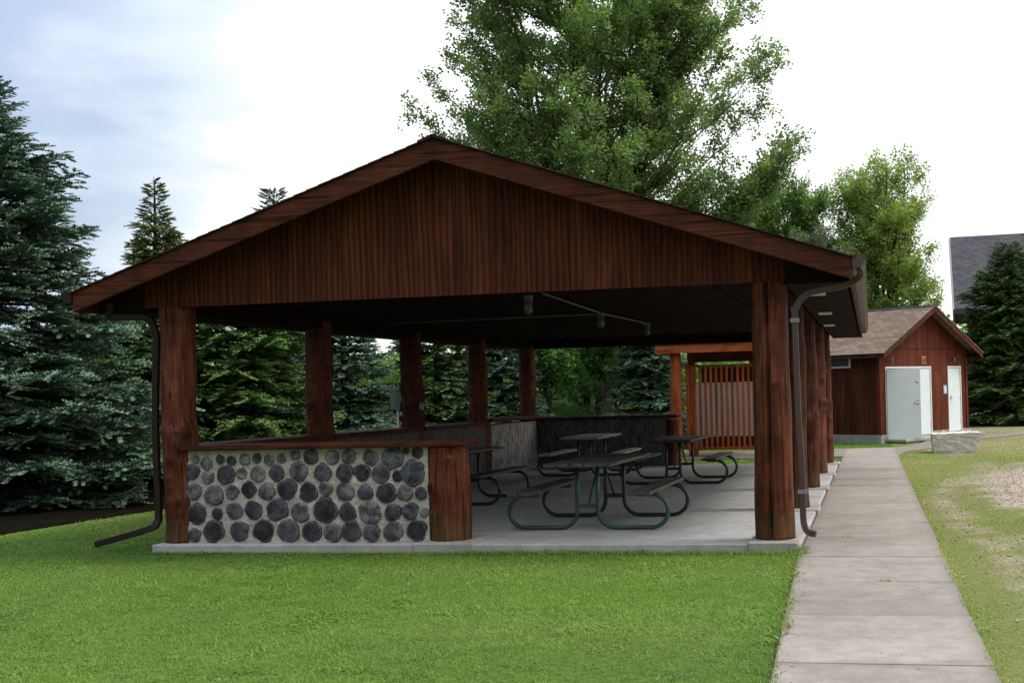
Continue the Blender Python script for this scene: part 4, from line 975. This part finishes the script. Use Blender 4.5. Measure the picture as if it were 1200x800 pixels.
# ------------------------------------------------------------------ picnic tables
def make_table(label, plank='plank_grey', near='green_paint', far='shaded_green_paint'):
    t = empty('picnic_table', (0, 0, 0), 0, label, 'picnic table', 'picnic tables in the shelter')
    TL = 1.17; fr = .70; BL = 1.17
    mb = MB(); w = .75; nb = 5; bw = w/nb
    for i in range(nb):
        x0 = -w/2+i*bw+.004; mb.box((x0, -TL+jr.uniform(-.004, .004), .712), (x0+bw-.008, TL+jr.uniform(-.004, .004), .75))
    for y in (-.72, 0, .72): mb.box((-w/2+.03, y-.02, .685), (w/2-.03, y+.02, .711))
    mb.build('tabletop', plank, t, bevel=.005)
    for s in (-1, 1):
        mb = MB()
        for i in range(2):
            x0 = s*.66-.125+i*.125+.003; mb.box((x0, -BL+jr.uniform(-.004, .004), .405), (x0+.119, BL+jr.uniform(-.004, .004), .443))
        mb.build('bench', plank, t, bevel=.005)
        for y in (-fr, fr):
            mb = MB(); mb.box((s*.66-.12, y-.022, .394), (s*.66+.12, y+.022, .404))
            mb.build('bench_bracket', far, t)
    for y, m_ in ((-fr, near), (fr, far)):
        mb = MB(); rr = .024
        for s in (-1, 1):
            R1 = .19; pts = [(s*.115, y, .70), (s*.115, y, .40), (s*.115, y, rr+R1)]
            for k in range(1, 9):
                a = k/8*PI/2; pts.append((s*(.115+R1-R1*math.cos(a)), y, rr+R1-R1*math.sin(a)))
            Rc = .18; cx = .92-Rc-rr
            pts.append((s*cx*.8, y, rr)); pts.append((s*cx, y, rr))
            for k in range(1, 15):
                a = k/14*PI; pts.append((s*(cx+Rc*math.sin(a)), y, rr+Rc-Rc*math.cos(a)))
            pts.append((s*(.56), y, rr+2*Rc)); mb.tube(pts, rr, 12)
        mb.box((-.105, y-.018, .235), (.105, y+.018, .285)); mb.box((-.3, y-.02, .690), (.3, y+.02, .704))
        mb.build('frame', m_, t)
    for s in (-1, 1): mb = MB(); mb.tube([(0, s*(fr-.03), .26), (0, s*.12, .69)], .013, 8); mb.build('brace', far, t)
    return t
def put(t, x, y, rz=0):
    t.location = (x, y, fl(y)+.003); t.rotation_euler = (-.011, 0, rz)
t1 = make_table('green-framed picnic table nearest the lawn, in the open middle of the shelter'); put(t1, -3.09, 13.3)
def relabel(t, lab, plank=None, near=None):
    c = copy_tree(t); c['label'] = lab
    for ch in c.children:
        k = ch.name.split('.')[0]
        if plank and k in ('tabletop', 'bench'): ch.data = ch.data.copy(); ch.data.materials[0] = MAT[plank]
        if near and k == 'frame': ch.data = ch.data.copy(); ch.data.materials[0] = MAT[near]
    return c
t3 = relabel(t1, 'dark picnic table on the right, in front of the orange slatted screen', None, 'shaded_green_paint'); put(t3, -3.25, 20.0)
t2 = relabel(t1, 'picnic table by the back wall, sky sheen coloured into its pale top and benches', 'plank_sky_sheen', 'shaded_green_paint'); put(t2, -5.38, 22.4, R(1.5))
t4 = relabel(t1, 'dark picnic table half hidden behind the short log post of the log-end wall', None, 'shaded_green_paint'); put(t4, -5.98, 16.35)
base = Vector((-4.19, 11.5, 0)); sh.location = base
for ch in sh.children: ch.matrix_parent_inverse = Matrix.Translation(-base)

# ------------------------------------------------------------------ meter pedestal outside the left wall
p = at(463, 470, Y=19.3); me_ = empty('meter_pedestal', (p.x, 19.3, lawn(19.3)), 0, 'grey electrical box on a thin white pipe beyond the left wall', 'utility box')
zb = at(463, 480, Y=19.3).z-lawn(19.3); zt_ = at(463, 456, Y=19.3).z-lawn(19.3)
mb = MB(); mb.box((-.07, -.06, zb), (.07, .06, zt_)); mb.box((-.075, -.068, zt_-.04), (.075, .065, zt_+.015)); mb.box((-.055, -.067, zb+.05), (.055, -.06, zt_-.08)); mb.build('box', 'meter_grey', me_, bevel=.008)
mb = MB(); mb.tube([(.045, 0, 0), (.045, 0, zb)], .02, 10); mb.build('pipe', 'frame_white', me_)

# ------------------------------------------------------------------ orange slatted enclosure behind the shelter
YE = 28.75
def ex(px_, py_=470, Y=YE): return at(px_, py_, Y=Y).x
def ez(px_, py_, Y=YE): return at(px_, py_, Y=Y).z
gb = lawn(YE)+.03
en = empty('slatted_enclosure', (ex(840), YE, gb), 0, 'orange-stained slatted enclosure under a flat log-post canopy behind the shelter', 'enclosure')
def eb(name, mb, mat, **k):
    o = mb.build(name, mat, en, **k); o.matrix_parent_inverse = Matrix.Translation((-ex(840), -YE, -gb)); return o
zt0, zb0 = ez(773, 405), ez(773, 415); xr = ex(948)
mb = MB(); mb.box((ex(773), YE-.45, zb0), (xr, YE-.41, zt0)); mb.box((ex(773), YE-.405, zb0+.01), (ex(773)+.05, YE+2.4, zt0)); eb('roof_fascia', mb, 'trim_orange_x', bevel=.005)
mb = MB(); mb.box((ex(773)-.02, YE-.48, zt0+.003), (xr, YE+2.5, zt0+.03)); eb('roof_sheet', mb, 'frame_white', bevel=.003)
mb = MB(); mb.box((ex(812), YE+.1, ez(812, 426)+.03), (xr, YE+.16, zb0+.12)); eb('canopy_beam', mb, 'trim_stain')
lg1 = log('post', en, ex(794), YE-.2, gb, zb0+.02, .15, .135, 41, [(F_+.4, 1.2, .02, .07), (F_+.3, .6, .03, .06), (F_-.5, 1.7, .02, .07)], mat='trim_orange', lump=.015)
lg2 = log('post', en, ex(809), YE+.35, gb, zb0+.1, .12, .10, 42, [(F_, 1.5, .02, .07)], mat='trim_orange', lump=.012)
for l_ in (lg1, lg2): l_.matrix_parent_inverse = Matrix.Translation((-ex(840), -YE, -gb))
zs0, zs1 = ez(840, 527), ez(840, 427)
x0 = ex(804); x1 = ex(812); mb = MB(); mb.box((x0, YE-.03, zs0), (x0+.1, YE+.06, zs1+.01)); mb.box((x0+.105, YE-.02, zs0), (x1+.02, YE+.05, zs1)); eb('screen_frame', mb, 'trim_orange', bevel=.004)
mb = MB(); mb.box((x1+.02, YE-.02, zs1-.06), (xr, YE+.03, zs1)); eb('screen_rail', mb, 'trim_orange_x', bevel=.003); mb = MB(); mb.box((x1+.02, YE-.02, zs0), (xr, YE+.03, zs0+.07)); eb('screen_rail', mb, 'trim_orange_x', bevel=.003)
ns = 0; x = x1+.03
while x < xr-.05:
    mb = MB(); mb.box((x, YE-.045, zs0+.015), (x+.060, YE-.022, zs1-.01)); eb('slat', mb, 'trim_orange', bevel=.003); x += .133; ns += 1
mb = MB(); mb.box((x1+.0, YE-.0, ez(840, 511)), (xr, YE+.02, ez(840, 448))); eb('back_panel', mb, 'panel_grey')
# low bins/rear slats seen through the bottom gap
mb = MB(); z0_, z1_ = zs0+.1, ez(840, 511)-.03
x = x1+.1
while x < xr-.1: mb.box((x, YE+.9, z0_-.1), (x+.09, YE+.93, zs1-.05)); x += .135
eb('rear_slats', mb, 'trim_stain')

# ------------------------------------------------------------------ brown shed
SZ = -.12; shed = empty('restroom_shed', (.25, 34., SZ), R(56), 'small red-brown shed with white doors, one standing open, and a brown shingle roof', 'shed')
cs, sn = math.cos(R(56)), math.sin(R(56))
def sx_(px_, y_loc=0.):          # local x on the gable wall seen at photo column
    d = at(px_, 470, Y=1.); ox, oy = .25-y_loc*sn, 34+y_loc*cs
    # (ox+cs*t, oy+sn*t) parallel to d
    return (oy*d.x-ox)/(cs-sn*d.x)
def sy_(px_):                    # local y on the side wall
    d = at(px_, 430, Y=1.); return (34*d.x-.25)/(-sn-cs*d.x)
W, D_, HW, SS = 4.83, 4.2, 2.62, .50; HR = HW+W/2*SS
def sb(name, mb, mat, parent=shed, **k): return mb.build(name, mat, parent, **k)
xd0, xd1, xe0, xe1 = sx_(1038), sx_(1091.5), sx_(1111), sx_(1126.5)
print('shed doors', xd0, xd1, xe0, xe1, 'win', sy_(997), sy_(975))
DH = 2.06
# front wall with openings
def wallstrip(mb, xa, xb, za, top):
    mb.prism([(xa, za), (xb, za), (xb, top(xb)), (xa, top(xa))] if not (xa < W/2 < xb) else [(xa, za), (xb, za), (xb, top(xb)), (W/2, top(W/2)), (xa, top(xa))], 0, .1)
tp = lambda x: HR-SS*abs(x-W/2)-.03
mb = MB()
wallstrip(mb, 0, xd0, .13, tp); wallstrip(mb, xd0, xd1, DH, tp); wallstrip(mb, xd1, xe0, .13, tp); wallstrip(mb, xe0, xe1, DH, tp); wallstrip(mb, xe1, W, .13, tp)
sb('front_wall', mb, 'siding_shed')
mb = MB(); mb.prism([(-.01, 2.585), (W+.01, 2.585), (W+.01, 2.60), (-.01, 2.60)], -.014, 0); sb('siding_joint', mb, 'trim_stain')
mb = MB(); mb.box((0, .102, .13), (.1, D_, HW-.04)); sb('side_wall', mb, 'siding_dark')
mb = MB(); mb.box((W-.1, .102, .13), (W, D_, HW-.04)); sb('side_wall', mb, 'siding_dark')
mb = MB(); mb.prism([(.1, .13), (W-.1, .13), (W-.1, tp(W-.1)), (W/2, tp(W/2)), (.1, tp(.1))], D_-.1, D_-.002); sb('rear_wall', mb, 'siding_dark')
mb = MB(); mb.box((.1, .9, .1), (W-.1, .95, 2.5)); sb('dark_recess_panel', mb, 'mulch')  # near-black panel, the dark of the unlit interior put into its colour
mb = MB()
for xa, xb_ in ((-.02, xd0), (xd1, xe0), (xe1, W+.02)): mb.box((xa, -.02, -.15), (xb_, .12, .128))
mb.box((-.02, .12, -.15), (.12, D_+.02, .128)); mb.box((W-.12, .12, -.15), (W+.02, D_+.02, .128)); sb('foundation', mb, 'concrete_pad', bevel=.006)
mb = MB(); mb.box((xd0-.1, -.7, -.08), (xd1+.1, -.022, .0)); mb.box((xd0, -.018, -.1), (xd1, .8, .03)); sb('door_step', mb, 'concrete_pad', bevel=.01)
mb = MB(); mb.box((xe0-.1, -.7, -.08), (xe1+.15, -.022, .02)); mb.box((xe0, -.018, -.1), (xe1, .8, .06)); sb('door_step', mb, 'concrete_pad', bevel=.01)
for x in (-.025, W-.07):
    mb = MB(); mb.box((x, -.028, .13), (x+.095, -.003, tp(.05)))
    sb('corner_trim', mb, 'siding_shed')
# roof
mb = MB(); ov, of = .36, .42
for s in (-1, 1):
    e = W/2+ov; mb.prism([(W/2, HR), (W/2+s*e, HR-SS*e), (W/2+s*e, HR-SS*e+.03), (W/2, HR+.032)], -of, D_+.3)
o = sb('roof', mb, 'shingle_brown')
mb = MB()
for s in (-1, 1):
    e = W/2+ov-.02
    for (ya, yb) in ((-of+.015, -of+.045), (D_+.25, D_+.28)): mb.prism([(W/2, HR-.004), (W/2+s*e, HR-SS*e-.004), (W/2+s*e, HR-SS*e-.16), (W/2, HR-.175)], ya, yb)
    mb.box((W/2+s*e-.015, -of+.05, HR-SS*e-.14), (W/2+s*e+.015, D_+.24, HR-SS*e-.01))
o = sb('roof_fascia', mb, 'trim_stain', bevel=.004)
mb = MB()
for s in (-1, 1): e0, e1 = W/2-.02, W/2+ov-.04; mb.prism([(W/2+s*e0, HR-SS*e1-.12), (W/2+s*e1, HR-SS*e1-.12), (W/2+s*e1, HR-SS*e1-.10), (W/2+s*e0, HR-SS*e1-.10)], -of+.05, D_+.24)
sb('soffit', mb, 'soffit_dark')
mb = MB(); e = W/2+ov; mb.box((W/2-e-.03, -of, HR-SS*e-.0), (W/2-e+.0, D_+.3, HR-SS*e+.025)); sb('drip_edge', mb, 'frame_white')
mb = MB(); mb.prism([(W/2-.12, HR-.025), (W/2, HR+.036), (W/2+.12, HR-.025), (W/2+.12, HR-.012), (W/2, HR+.052), (W/2-.12, HR-.012)], -of-.005, D_+.3); sb('ridge_cap', mb, 'shingle_dark')
# side window
y0_, y1_ = sy_(997), sy_(997)+.95; z1_ = at(996, 415, Y=34.6).z-SZ; z0_ = at(996, 431, Y=34.6).z-SZ
wf = MB(); wf.box((-.03, y0_, z0_), (.0, y1_, z0_+.05)); wf.box((-.03, y0_, z1_-.05), (.0, y1_, z1_)); wf.box((-.03, y0_, z0_+.05), (.0, y0_+.05, z1_-.05)); wf.box((-.03, y1_-.05, z0_+.05), (.0, y1_, z1_-.05))
wo = sb('window', wf, 'frame_white'); mb = MB(); mb.box((-.012, y0_+.05, z0_+.05), (-.004, y1_-.05, z1_-.05)); sb('pane', mb, 'dark_glass', parent=wo)
# doors
def door_frame(xa, xb, zb, mid=False):
    f = MB(); t = .05
    f.box((xa, -.02, zb), (xa+t, .1, DH-t)); f.box((xb-t, -.02, zb), (xb, .1, DH-t)); f.box((xa, -.02, DH-t), (xb, .1, DH+.0)); return f
def hinge_handle(parent, xh, z0, side, M=None):
    mb = MB()
    mb.box((xh-.025, -.012, z0+.97), (xh+.025, -.0, z0+1.1), 0, M); p0 = Vector((xh, -.012, z0+1.03)); q = [p0, p0+Vector((0, -.05, 0)), p0+Vector((side*.11, -.05, -.01))]
    if M: q = [M @ a for a in q]
    mb.tube(q, .012, 8); return mb.build('handle', 'steel', parent)
fr = sb('door_frame', door_frame(xd0, xd1, .03), 'frame_white', bevel=.004)
tag(fr, 'double door frame of the shed')
xm = (xd0+xd1)/2
lw = xm-xd0-.05
mb = MB(); mb.box((xm+.004, .0, .04), (xd1-.054, .045, DH-.055)); d1 = sb('door', mb, 'door_paint', bevel=.004); tag(d1, 'closed right leaf of the double door'); hinge_handle(d1, xm+.1, .04, 1)
for z in (.3, 1.0, 1.75): mb = MB(); mb.box((xd1-.068, -.014, z), (xd1-.048, -.002, z+.11)); mb.build('hinge', 'steel', d1)
ang = R(-56); M = Matrix.Translation((xd0+.03, -.03, 0)) @ Matrix.Rotation(ang, 4, 'Z')
lw = (at(1078, 470, Y=34.1).x-at(1038.5, 470, Y=34.1).x)
mb = MB(); mb.box((0, -.022, .0), (lw, .022, DH-.07), 0, M); d0 = sb('door', mb, 'door_paint', bevel=.004); tag(d0, 'left leaf of the double door standing wide open')
M2 = M @ Matrix.Translation((0, -.024, 0)); hinge_handle(d0, lw-.08, .0, -1, M2)
mb = MB(); q = [M @ Vector((lw-.09, -.023, 1.62)), M @ Vector((lw-.09, -.05, 1.62))]; mb.tube(q, .03, 10); mb.build('lock', 'steel', d0)
fr = sb('door_frame', door_frame(xe0, xe1, .06), 'frame_white', bevel=.004); tag(fr, 'single door frame of the shed')
mb = MB(); mb.box((xe0+.054, .0, .07), (xe1-.054, .045, DH-.055)); d2 = sb('door', mb, 'door_paint', bevel=.004); tag(d2, 'closed single white door at the right'); hinge_handle(d2, xe0+.16, .07, 1)
for z in (.3, 1.0, 1.75): mb = MB(); mb.box((xe1-.066, -.014, z), (xe1-.046, -.002, z+.11)); mb.build('hinge', 'steel', d2)
# wall lamps, signs on the shed
for px_ in (1045, 1118):
    xl = sx_(px_); mb = MB(); mb.box((xl-.03, -.03, 2.19), (xl+.03, -.001, 2.25)); lo = sb('wall_lamp', mb, 'steel'); mb = MB(); mb.tube([(xl, -.055, 2.19), (xl, -.055, 2.3), (xl, -.055, 2.32)], [.018, .024, .012], 10); mb.build('lamp_glass', 'meter_grey', lo)
xl = sx_(1083); mb = MB(); mb.box((xl-.13, -.03, 2.12), (xl+.13, -.002, 2.36)); so = sb('restroom_sign', mb, 'sign_orange', bevel=.006)
mb = MB()
for k in (-.06, .06):
    mb.tube([(xl+k, -.034, 2.29), (xl+k, -.034, 2.32)], .017, 8); mb.box((xl+k-.025, -.037, 2.20), (xl+k+.025, -.031, 2.275)); mb.box((xl+k-.018, -.037, 2.145), (xl+k-.004, -.031, 2.2)); mb.box((xl+k+.004, -.037, 2.145), (xl+k+.018, -.031, 2.2))
mb.build('pictogram', 'soffit_dark', so)
xl = sx_(1107.5); mb = MB(); mb.box((xl-.09, -.02, 1.22), (xl+.09, -.002, 1.48)); sgn = sb('wall_sign', mb, 'sign_blue', bevel=.004)
mb = MB(); mb.box((xl-.05, -.024, 1.27), (xl+.05, -.0205, 1.43)); mb.build('sign_face', 'frame_white', sgn)

# ------------------------------------------------------------------ rough concrete block
c0 = at(1093, 531, ground=True); Yb = c0.y
xa, xb_ = at(1094.3, 530, Y=Yb).x, at(1146.5, 530, Y=Yb).x; ta, tb = at(1092.5, 508, Y=Yb).x, at(1148.5, 508, Y=Yb).x; hb = at(1120, 507.5, Y=Yb).z-lawn(Yb)
bl = empty('concrete_block', ((xa+xb_)/2, Yb, lawn(Yb)), 0, 'rough weathered concrete block on the grass beside the path', 'concrete block')
import bmesh
bm = bmesh.new(); bmesh.ops.create_cube(bm, size=1); bmesh.ops.subdivide_edges(bm, edges=bm.edges[:], cuts=15, use_grid_fill=True)
cx = (xa+xb_)/2
for v in bm.verts:
    t = v.co.z+.5; lo = (xa-cx)*(1-t)+(ta-cx)*t; hi = (xb_-cx)*(1-t)+(tb-cx)*t
    x = lo+(hi-lo)*(v.co.x+.5); y = (v.co.y+.5)*(.75+.15*t)-.05*t; z = t*hb*(1+.02*math.sin(x*4))
    p = Vector((x, y, z)); d = Vector((mnoise.noise(p*7), mnoise.noise(p*7+Vector((9, 0, 0))), mnoise.noise(p*7+Vector((0, 9, 0)))))*.018+Vector((mnoise.noise(p*22), mnoise.noise(p*22+Vector((9, 0, 0))), mnoise.noise(p*22+Vector((0, 9, 0)))))*.016
    v.co = p+d
me = bpy.data.meshes.new('block_body'); bm.to_mesh(me); bm.free(); me.materials.append(MAT['block_rough'])
o = bpy.data.objects.new('block_body', me); COL.objects.link(o); o.parent = bl
for x in (-.3, .32):
    mb = MB(); mb.tube([(x-.06, .35, hb-.02), (x-.05, .35, hb+.05), (x+.05, .35, hb+.05), (x+.06, .35, hb-.02)], .012, 6)
    mb.build('lifting_loop', 'steel', bl)

# ------------------------------------------------------------------ grey-roofed building far right
Yr = 74.; g0 = at(1113.5, 278, Y=Yr); g1 = at(1118.5, 362, Y=Yr-6)
bar = empty('grey_roofed_building', (g0.x, Yr, lawn(60)), R(-4), 'tall building with a steep grey shingle roof behind the dark spruce at the right edge', 'building')
zr = g0.z-lawn(60); ze = g1.z-lawn(60); Lb = 16
mb = MB(); dx = .15
mb.hexa([(0+dx, -6.2, ze-.3), (Lb, -6.2, ze-.3), (Lb, 0, zr-.3), (0, 0, zr-.3), (dx, -6.2, ze), (Lb, -6.2, ze), (Lb, 0, zr), (0, 0, zr)])
mb.hexa([(0, .002, zr-.3), (Lb, .002, zr-.3), (Lb, 6.2, ze-.3), (dx, 6.2, ze-.3), (0, .002, zr), (Lb, .002, zr), (Lb, 6.2, ze), (dx, 6.2, ze)])
o = mb.build('roof', 'shingle_grey', bar)
for q_ in (-6.2, 6.2): mb = MB(); mb.rectbar([(-.06, 0, zr-.18), (dx-.06, q_, ze-.18)], .1, .34); mb.build('rake_board', 'meter_grey', bar)
mb = MB(); mb.box((.9, -5.6, -.3), (Lb-.5, 5.6, ze-.1)); mb.add([(.9, -5.6, ze-.1), (.9, 5.6, ze-.1), (.9, 0, zr-.5), (1.1, -5.6, ze-.1), (1.1, 5.6, ze-.1), (1.1, 0, zr-.5)], [(0, 1, 2), (3, 5, 4), (0, 2, 5, 3), (1, 4, 5, 2), (0, 3, 4, 1)]); mb.build('wall', 'siding_dark', bar)
mb = MB(); mb.box((2.5, -5.66, 1.2), (3.6, -5.61, 2.8)); wn = mb.build('window', 'frame_white', bar); mb = MB(); mb.box((2.6, -5.675, 1.3), (3.5, -5.665, 2.7)); mb.build('pane', 'dark_glass', wn)
mb = MB(); mb.box((4.4, -.2, zr-.1), (4.7, .2, zr+.25)); mb.build('roof_vent', 'metal_grey', bar)

# ------------------------------------------------------------------ sky and light
SUN = Vector((.62, .10, .85)).normalized()      # towards the veiled sun
w = bpy.data.worlds.new('World'); sc.world = w; w.use_nodes = True; nt = w.node_tree
for n in list(nt.nodes): nt.nodes.remove(n)
out = N(nt, 'ShaderNodeOutputWorld')
sky = N(nt, 'ShaderNodeTexSky', sky_type='NISHITA'); sky.sun_disc = False
sky.sun_elevation = math.asin(SUN.z); sky.sun_rotation = math.atan2(SUN.x, SUN.y); sky.dust_density = 3; sky.air_density = 1.3
bg1 = N(nt, 'ShaderNodeBackground'); bg1.inputs[1].default_value = .12; L(nt, sky.outputs[0], bg1.inputs[0])
tc = N(nt, 'ShaderNodeTexCoord'); sp = N(nt, 'ShaderNodeSeparateXYZ'); L(nt, tc.outputs['Generated'], sp.inputs[0])
mp = N(nt, 'ShaderNodeMapping'); mp.inputs['Scale'].default_value = (1, 1, 3.2); mp.inputs['Location'].default_value = (.35, .1, .2); L(nt, tc.outputs['Generated'], mp.inputs[0])
n1 = noise(nt, mp.outputs[0], 2.1, 5, .5, .4); n2 = noise(nt, mp.outputs[0], 5.5, 5, .55, .6)
# the overcast is thicker and bluer towards the left (west) of the view
west = math_(nt, 'ADD', math_(nt, 'MULTIPLY', sp.outputs[0], -1.0), math_(nt, 'MULTIPLY', sp.outputs[2], .5))
k = math_(nt, 'ADD', math_(nt, 'MULTIPLY', math_(nt, 'SUBTRACT', west, .595), 4.2), math_(nt, 'ADD', math_(nt, 'MULTIPLY', math_(nt, 'SUBTRACT', n1, .5), 1.5), math_(nt, 'MULTIPLY', math_(nt, 'SUBTRACT', n2, .5), .6)))
cl = ramp(nt, k, [(0, (1.0, 1.0, 1.0)), (.18, (.66, .71, .78)), (.5, (.40, .48, .62)), (.9, (.28, .36, .52))])
# overcast is brighter overhead, and an added, unseen dark cloud bank low behind the viewer dims upright faces
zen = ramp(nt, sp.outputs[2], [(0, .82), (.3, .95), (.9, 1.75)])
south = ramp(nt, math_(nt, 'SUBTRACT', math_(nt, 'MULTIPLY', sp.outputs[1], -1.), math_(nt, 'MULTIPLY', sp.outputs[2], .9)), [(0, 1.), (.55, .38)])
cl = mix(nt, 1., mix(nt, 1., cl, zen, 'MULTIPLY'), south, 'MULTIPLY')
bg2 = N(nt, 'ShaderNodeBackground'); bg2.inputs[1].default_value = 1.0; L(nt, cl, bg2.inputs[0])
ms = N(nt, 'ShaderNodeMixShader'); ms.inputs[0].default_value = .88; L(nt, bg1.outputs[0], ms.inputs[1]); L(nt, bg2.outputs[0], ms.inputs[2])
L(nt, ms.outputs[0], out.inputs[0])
sl = bpy.data.lights.new('sun', 'SUN'); sl.energy = 1.7; sl.angle = R(14); sl.color = (1, .96, .9)
so_ = bpy.data.objects.new('sun', sl); COL.objects.link(so_); so_.rotation_euler = SUN.to_track_quat('Z', 'Y').to_euler(); so_.location = (10, -5, 20)
vs_ = sc.view_settings; vs_.view_transform = 'Standard'; vs_.look = 'None'; vs_.exposure = .68; vs_.gamma = 1
sc.cycles.max_bounces = 6; sc.cycles.transparent_max_bounces = 4; sc.cycles.diffuse_bounces = 4
sc.render.engine = 'CYCLES'
